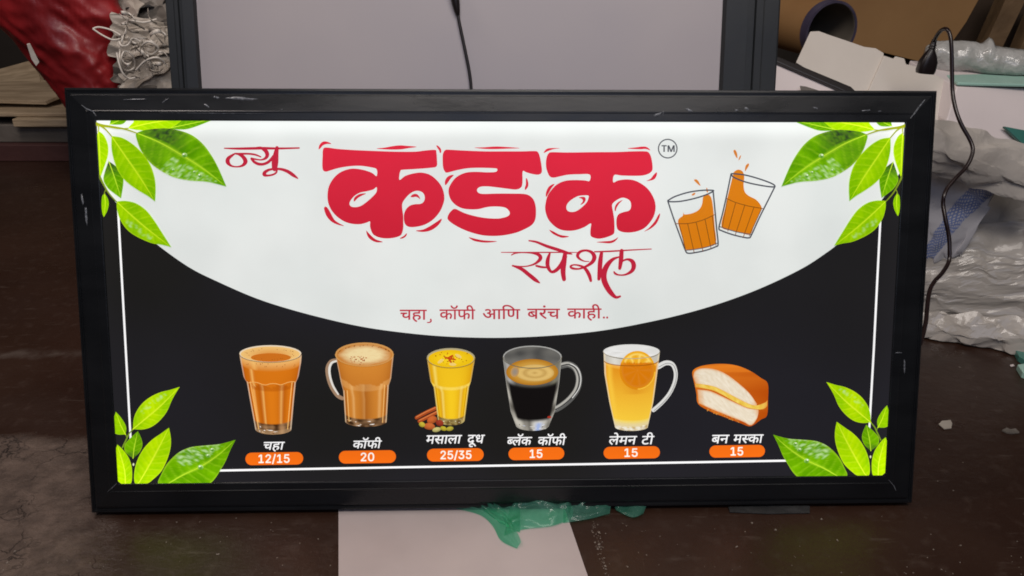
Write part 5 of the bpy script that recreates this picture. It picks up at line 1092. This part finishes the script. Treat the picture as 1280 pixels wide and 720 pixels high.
ribbon([(116, 36, 0), (128, 44, 0), (142, 50, -.02), (152, 46, 0), (140, 38, .01), (124, 34, .01), (116, 36, 0)], YS - .03, 'looped pale ribbon pointing left over the red sack')
ribbon([(150, 62, 0), (150, 76, -.02), (157, 88, 0), (168, 84, .02), (166, 70, 0), (156, 64, -.01), (152, 74, -.02), (160, 84, 0)], YS - .03, 'round pale ribbon coil low beside the red sack')
ribbon([(148, 50, 0), (152, 57, -.01), (160, 56, 0), (166, 48, 0), (176, 52, 0)], YS - .04, 'short curled ribbon in the middle of the scrap heap')

ribbon([(176, 58, 0), (186, 52, -.02), (198, 60, -.01), (190, 68, 0), (180, 64, .01)], YS - .05, 'flat oval ribbon loop at the centre right of the scrap heap', .003)
ribbon([(170, 88, 0), (182, 76, -.02), (196, 72, -.02), (206, 78, 0)], YS - .06, 'long arched ribbon across the lower half of the scrap heap', .003)
ribbon([(146, 66, 0), (149, 80, -.01), (154, 92, -.01), (162, 98, 0), (172, 96, 0)], YS - .06, 'outermost hooked ribbon at the lower left of the scrap heap', .0026)
ribbon([(152, 30, 0), (164, 26, -.02), (180, 28, -.01), (196, 24, 0)], YS - .0, 'nearly straight ribbon along the top of the scrap heap', .003)
rq = random.Random(21)
for k in range(34):                              # thin flat strips tangled over the heap
    px, py = rq.uniform(150, 206), rq.uniform(18, 104)
    if px < 150 + (40 - py) * .3: continue
    a_ = rq.uniform(-.7, .7) + (0 if rq.random() < .75 else 1.4); ln = rq.uniform(8, 24); bend = rq.uniform(-6, 6); Y_ = YS - rq.uniform(.03, .075)
    P_ = [Vector(at(px + ln * (m_ / 6 - .5) * math.cos(a_) - bend * (1 - (m_ / 3 - 1) ** 2) * math.sin(a_), min(106, py + ln * (m_ / 6 - .5) * math.sin(a_) + bend * (1 - (m_ / 3 - 1) ** 2) * math.cos(a_)), Y_ + .012 * math.sin(m_ * 1.3 + k))) for m_ in range(7)]
    vs, fs = [], []; wd = rq.uniform(.002, .006); tw = rq.uniform(-1, 1)
    for m_, p in enumerate(P_):
        o_ = Vector((0, -.5 * math.sin(tw * m_), 1)).normalized() * wd; vs += [p + o_, p - o_]
        if m_: fs.append((2 * m_ - 2, 2 * m_ - 1, 2 * m_ + 1, 2 * m_))
    o = mesh('thin_strip', vs, fs, (M_STRIP, M_SCRAP, M_STRIP, M_SCRAPD)[k % 4], smooth=True); solid(o, .0006)
    tag(o, 'thin whitish strip tangled in the scrap heap beside the red sack', 'strip', 'thin strips tangled in the scrap heap')
# ------------------------------------------------------------------ right background
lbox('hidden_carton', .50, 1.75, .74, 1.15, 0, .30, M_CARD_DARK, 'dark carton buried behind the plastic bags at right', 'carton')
YB = 1.28
sh('cardboard_box', [at(940, -30, YB), at(1240, -30, YB), at(1208, 28, YB), at(1170, 82, YB), at(1120, 70, YB), at(1050, 52, YB), at(940, 40, YB)], (0, .35, 0), M_CARD, 'big brown cardboard box tilted behind the tube and white boards', 'box')
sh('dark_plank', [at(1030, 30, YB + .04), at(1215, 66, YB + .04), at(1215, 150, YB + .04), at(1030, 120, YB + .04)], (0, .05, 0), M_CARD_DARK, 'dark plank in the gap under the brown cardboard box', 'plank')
for k, (pl, lb) in enumerate((([(1266, -20), (1292, -20), (1250, 66), (1230, 60)], 'slanting brown batten nearest the cardboard box, upper right'), ([(1306, -10), (1330, 0), (1286, 90), (1266, 84)], 'slanting brown batten cut by the right edge of the photo'))):
    sh('wood_batten', [at(*p, 1.30) for p in pl], (0, .05, .0), M_BATTEN, lb, 'batten')
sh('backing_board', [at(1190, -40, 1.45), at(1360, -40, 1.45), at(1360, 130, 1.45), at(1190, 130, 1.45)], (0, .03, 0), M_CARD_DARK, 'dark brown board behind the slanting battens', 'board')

# cardboard tube with a purple taped rim
c0 = at(1039, 39, .92); ax = Vector((-.24, .97, .02)).normalized(); e1 = ax.orthogonal().normalized(); e2 = ax.cross(e1)
tubeo = empty('cardboard_tube', c0); tag(tubeo, 'brown cardboard tube with purple rim, open end facing out above the white board', 'tube')
def ringsurf(name, stations, mat):
    vs, fs = [], []; n = 40
    for d, r in stations:
        for k in range(n): t = 2 * math.pi * k / n; vs.append(ax * d + (e1 * math.cos(t) + e2 * math.sin(t)) * r)
    m = len(stations)
    for i in range(m):
        for k in range(n):
            k2 = (k + 1) % n; j = (i + 1) % m; fs.append((i * n + k, i * n + k2, j * n + k2, j * n + k))
    o = mesh(name, vs, fs, mat, tubeo, smooth=True); fix_normals(o)
    o.modifiers.new('split', 'EDGE_SPLIT').split_angle = R(40); return o
ringsurf('tube_body', [(.012, .0650), (.60, .0650), (.60, .0612), (.012, .0612)], M_CARD)
ringsurf('tape_rim', [(-.002, .0662), (.022, .0662), (.022, .0652), (.011, .0608), (-.002, .0608)], M_PURPLE)
ringsurf('tube_lining', [(.0, .0607), (.58, .0607), (.58, .0597), (.0, .0597)], M_TUBEIN)

# white boards
def tilt(px, py, Y0, z0, k):                     # point on a plane leaning back by slope k through (Y0, z0)
    n_ = Vector((0, 1, -k)).normalized(); return on_plane(px, py, (0, Y0, z0), n_)
BRD = lambda x, y: tilt(x, y, .60, .42, .8)
sh('foam_board', [BRD(*p) for p in ((1013, 39), (1024, 38.5), (1036, 43), (1060, 51), (1080, 58), (1095, 60), (1105, 66), (1105, 71), (1085, 118), (1070, 124), (995, 78))], (.004, .016, -.010), M_WHITE, 'left white foam board, propped under the cardboard tube opening', 'board')
BRD2 = lambda x, y: tilt(x, y, .592, .42, .8)
sh('foam_board', [BRD2(*p) for p in ((1105, 69), (1117, 73), (1119, 70), (1131, 73), (1133, 80), (1148, 83), (1196, 106), (1186, 150), (1160, 168), (1070, 130), (1084, 116))], (.004, .016, -.010), M_WHITE, 'right white foam board with torn tabs, beside the cord plug', 'board')
sh('black_strip', [tilt(*p, .575, .42, .8) for p in ((968, 70), (975, 71), (1064, 108), (1072, 116), (1058, 115), (968, 76))], (0, .008, -.006), M_CORD, 'flat black strip lying along the left white foam board', 'strip')
sh('white_panel', [tilt(*p, .588, .42, .8) for p in ((960, 78), (985, 80), (1075, 122), (1075, 135), (960, 135))], (0, .006, -.006), M_PINKWHITE, 'bright white panel below the black strip, next to the blank lightbox', 'panel')
sh('grey_offcut', [tilt(*p, .570, .42, .8) for p in ((1000, 107), (1008, 108), (1034, 116), (1002, 116))], (0, .002, -.001), M_SCRAPD, 'small dark grey offcut on the bright white panel', 'offcut')

# pale slab with a mint sheet on it
YF = .62; zt = at(1240, 110, YF).z
sh('foam_slab', [tilt(*p, YF, zt, .55) for p in ((1196, 108.5), (1330, 112), (1330, 205), (1190, 190), (1183, 152))], (0, .20, .02), M_PINKWHITE, 'thick pale pinkish slab above the plastic bags at right', 'slab')
q = [fl(1196, 107, zt + .004), fl(1330, 110, zt + .004), fl(1330, 92, zt + .004), fl(1160, 84, zt + .004)]
sh('mint_sheet', q, (0, 0, .006), M_MINT, 'mint green sheet lying on top of the pale slab', 'sheet')
sh('teal_sheet', [tilt(*p, YF - .016, zt, .55) for p in ((1255, 157.5), (1300, 166), (1300, 200))], (0, .008, -.004), M_TEAL, 'dark teal corner of sheet poking over the plastic bag', 'sheet')

# bubble wrap roll
cz_ = zt + .012
P0, P1 = fl(1156, 70, cz_ + .026), fl(1296, 80, cz_ + .022)
vs, fs = [], []; n, m = 48, 40; d_ = (P1 - P0); s1 = Vector((-d_.y, d_.x, 0)).normalized(); s2 = Vector((0, 0, 1))
for i in range(n + 1):
    t = i / n; c = P0.lerp(P1, t) ; rad = .031 * min(1, .55 + 6 * t) * (1 - .30 * t * t)
    for k in range(m):
        a_ = 2 * math.pi * k / m; dirv = s1 * math.cos(a_) + s2 * math.sin(a_); p = c + dirv * rad
        g = .004 * noise.fractal(p * 22, 1, 2, 4) + .009 * (crumple(p.x, p.z, p.y * 20, 20) - .3) + (.016 * max(0, 1 - abs(t - .55) / .06) * max(0, math.sin(a_)))
        g2 = c + dirv * (rad + g); g2.z = max(g2.z, cz_ + .001); vs.append(g2)
        if i: k2 = (k + 1) % m; fs.append(((i - 1) * m + k, (i - 1) * m + k2, i * m + k2, i * m + k))
fs.append(tuple(reversed(range(m))))
roll = mesh('bubble_wrap_roll', vs, fs, M_WRAP, smooth=True); fix_normals(roll); tag(roll, 'shiny bubble wrap roll lying on the mint green sheet', 'roll'); solid(roll, .003)

# plastic bags and sheeting
rj = random.Random(77)
def drape(name, corners, Ys, n, m, disp, mat, label, cat='plastic bag', flat=False):
    """soft sheet: TL, TR, BR, BL corners traced onto their own depths, folded by disp(u, v)"""
    c = [at(*p, y) for p, y in zip(corners, Ys)]; vs, fs, uvs = [], [], []
    nrm = (c[1] - c[0]).cross(c[3] - c[0]).normalized(); nrm = nrm if nrm.y < 0 else -nrm
    for j in range(m + 1):
        for i in range(n + 1):
            u, t = i / n, j / m
            if flat and 0 < i < n and 0 < j < m: u += rj.uniform(-.38, .38) / n; t += rj.uniform(-.38, .38) / m
            p = c[0].lerp(c[1], u).lerp(c[3].lerp(c[2], u), t)
            ed = .014 * noise.noise(Vector((u * 6, t * 6, len(label)))); p = p + Vector((ed, 0, ed)) + nrm * disp(u, t, p)
            p.z = max(p.z, .004); vs.append(p); uvs.append((u, t))
            if i and j:
                k = j * (n + 1) + i; q4 = (k - n - 2, k - n - 1, k, k - 1)
                fs += ([q4] if not flat else [(q4[0], q4[1], q4[2]), (q4[0], q4[2], q4[3])] if rj.random() < .5 else [(q4[0], q4[1], q4[3]), (q4[1], q4[2], q4[3])])
    o = mesh(name, vs, fs, mat, smooth=not flat, uvs=uvs); solid(o, .0015); tag(o, label, cat); return o
def puff(amp, s, sd):
    def f(u, t, p):
        q = .12 * noise.noise(Vector((p.x * 7, p.z * 7, sd)))
        return amp * (.9 * crumple(p.x + q, p.z - q, sd, s) + .7 * rdg(p.x * s * .7 + q * 4, p.z * s * .7, sd + 2) + .35 * rdg(p.x * s * 1.9, p.z * s * 1.9 + q * 6, sd + 6) + .5 * noise.noise(Vector((p.x * s * .6, p.z * s * .6, sd)))) + amp * 1.8 * math.sin(math.pi * t)
    return f
def folds(amp, k, sl, sd):
    def f(u, t, p):
        ph = (t - sl * u * (1.2 - t) + .07 * noise.noise(Vector((u * 1.6, t * 2.5, sd)))) * k
        r = ph % 1; r = r if r < .94 else (1 - r) * 15.7
        q = .25 * noise.noise(Vector((u * 1.4, t * 1.7, sd + 3))); y_ = t - sl * u * (1.1 - t) + q * .3
        return amp * (.9 * rdg(u * .9 + q, y_ * k, sd) + .26 * rdg(u * 1.2, y_ * k * 2.4, sd + 5) + .08 * rdg(u * 3 + y_ * 4, y_ * k * 5, sd + 8) + .6 * noise.noise(Vector((u * 1.6, y_ * 3, sd)))) + amp * 2.2 * math.sin(math.pi * t)
    return f
drape('plastic_bag', [(1140, 205), (1320, 215), (1320, 330), (1140, 320)], (.66, .66, .63, .63), 24, 16, puff(.012, 7, 3), M_PLASTIC2, 'dull grey milky plastic bag in the recess beside the check cloth', flat=True)
drape('check_bag', [(1150, 205), (1246, 222), (1200, 318), (1150, 330)], (.60, .585, .57, .59), 60, 60, puff(.006, 8, 8), M_CHECK, 'clear plastic bag showing blue checked cloth, behind the cord')
drape('plastic_bag', [(1140, 138), (1320, 188), (1320, 262), (1140, 208)], (.535, .53, .50, .545), 40, 24, puff(.013, 7, 1), M_PLASTIC, 'puffy milky plastic bag under the pale slab, above the check cloth', flat=True)
drape('plastic_sheeting', [(1140, 292), (1320, 268), (1320, 418), (1140, 412)], (.61, .585, .475, .575), 26, 60, folds(.0085, 5.0, .34, 2), M_PLASTIC2, 'folded milky plastic sheeting stacked in layers above the floor', 'plastic sheeting', flat=True)
drape('plastic_sheeting', [(1140, 388), (1320, 396), (1320, 456), (1140, 420)], (.565, .465, .432, .566), 46, 16, puff(.008, 15, 6), M_PLASTIC, 'crumpled hem of plastic sheeting spilling onto the floor', 'plastic sheeting', flat=True)

# the lit sign's own cord: plug on the boards, cable looping down behind the sign
pc = empty('power_cord', at(1160, 78, .585)); tag(pc, 'dark brown power cord arching from its black plug down behind the lit sign', 'cord')
cp = [(1167, 52, .575), (1172, 43, .56), (1178, 37, .545), (1184, 37, .53), (1188, 46, .52), (1189.5, 64, .51), (1190, 90, .50), (1190.5, 112, .49), (1193, 130, .475), (1198, 147, .46), (1204, 160, .45), (1212, 174, .44),
      (1216, 186, .43), (1213.5, 198, .42), (1206, 211, .41), (1195, 222, .40), (1185, 234, .39), (1180, 245, .38), (1179, 256, .375), (1182, 275, .36), (1186, 295, .35), (1187, 312, .34), (1186, 327, .33), (1178, 341, .31), (1168, 352, .29),
      (1162, 364, .27), (1159, 384, .24), (1157, 404, .21), (1150, 430, .17), (1138, 450, .14)]
keep(tube('cable', crom([tuple(at(*p)) for p in cp], False, 5), .0035, M_CORDBROWN), pc)
def plug():
    A, B = at(1157, 88, .575), at(1168, 50, .575); d = (B - A); s_ = Vector((1, 0, 0)); s_ = (s_ - d.normalized() * s_.dot(d.normalized())).normalized(); w2 = d.normalized().cross(s_)
    st = [(-.1, .0150, .011), (0, .0165, .012), (.28, .0155, .012), (.5, .0105, .010), (.66, .0068, .007), (.70, .0056, .0058), (.74, .0068, .007), (.79, .0054, .0054), (.83, .0064, .0064), (.88, .0050, .005), (1.02, .0042, .0042)]
    vs, fs = [], []; n = 20
    for t, a_, b_ in st:
        for k in range(n):
            q = 2 * math.pi * k / n; cs_, sn = math.cos(q), math.sin(q); e = 4 if t < .6 else 2
            rr = 1 / ((abs(cs_) ** e + abs(sn) ** e) ** (1 / e)); vs.append(A + d * t + s_ * a_ * cs_ * rr + w2 * b_ * sn * rr)
    for i in range(len(st) - 1):
        for k in range(n): k2 = (k + 1) % n; fs.append((i * n + k, i * n + k2, (i + 1) * n + k2, (i + 1) * n + k))
    fs.append(tuple(range(n))); fs.append(tuple(reversed(range((len(st) - 1) * n, len(st) * n))))
    o = mesh('plug', vs, fs, M_CORD, smooth=True); fix_normals(o); o.modifiers.new('split', 'EDGE_SPLIT').split_angle = R(50); keep(o, pc)
plug()
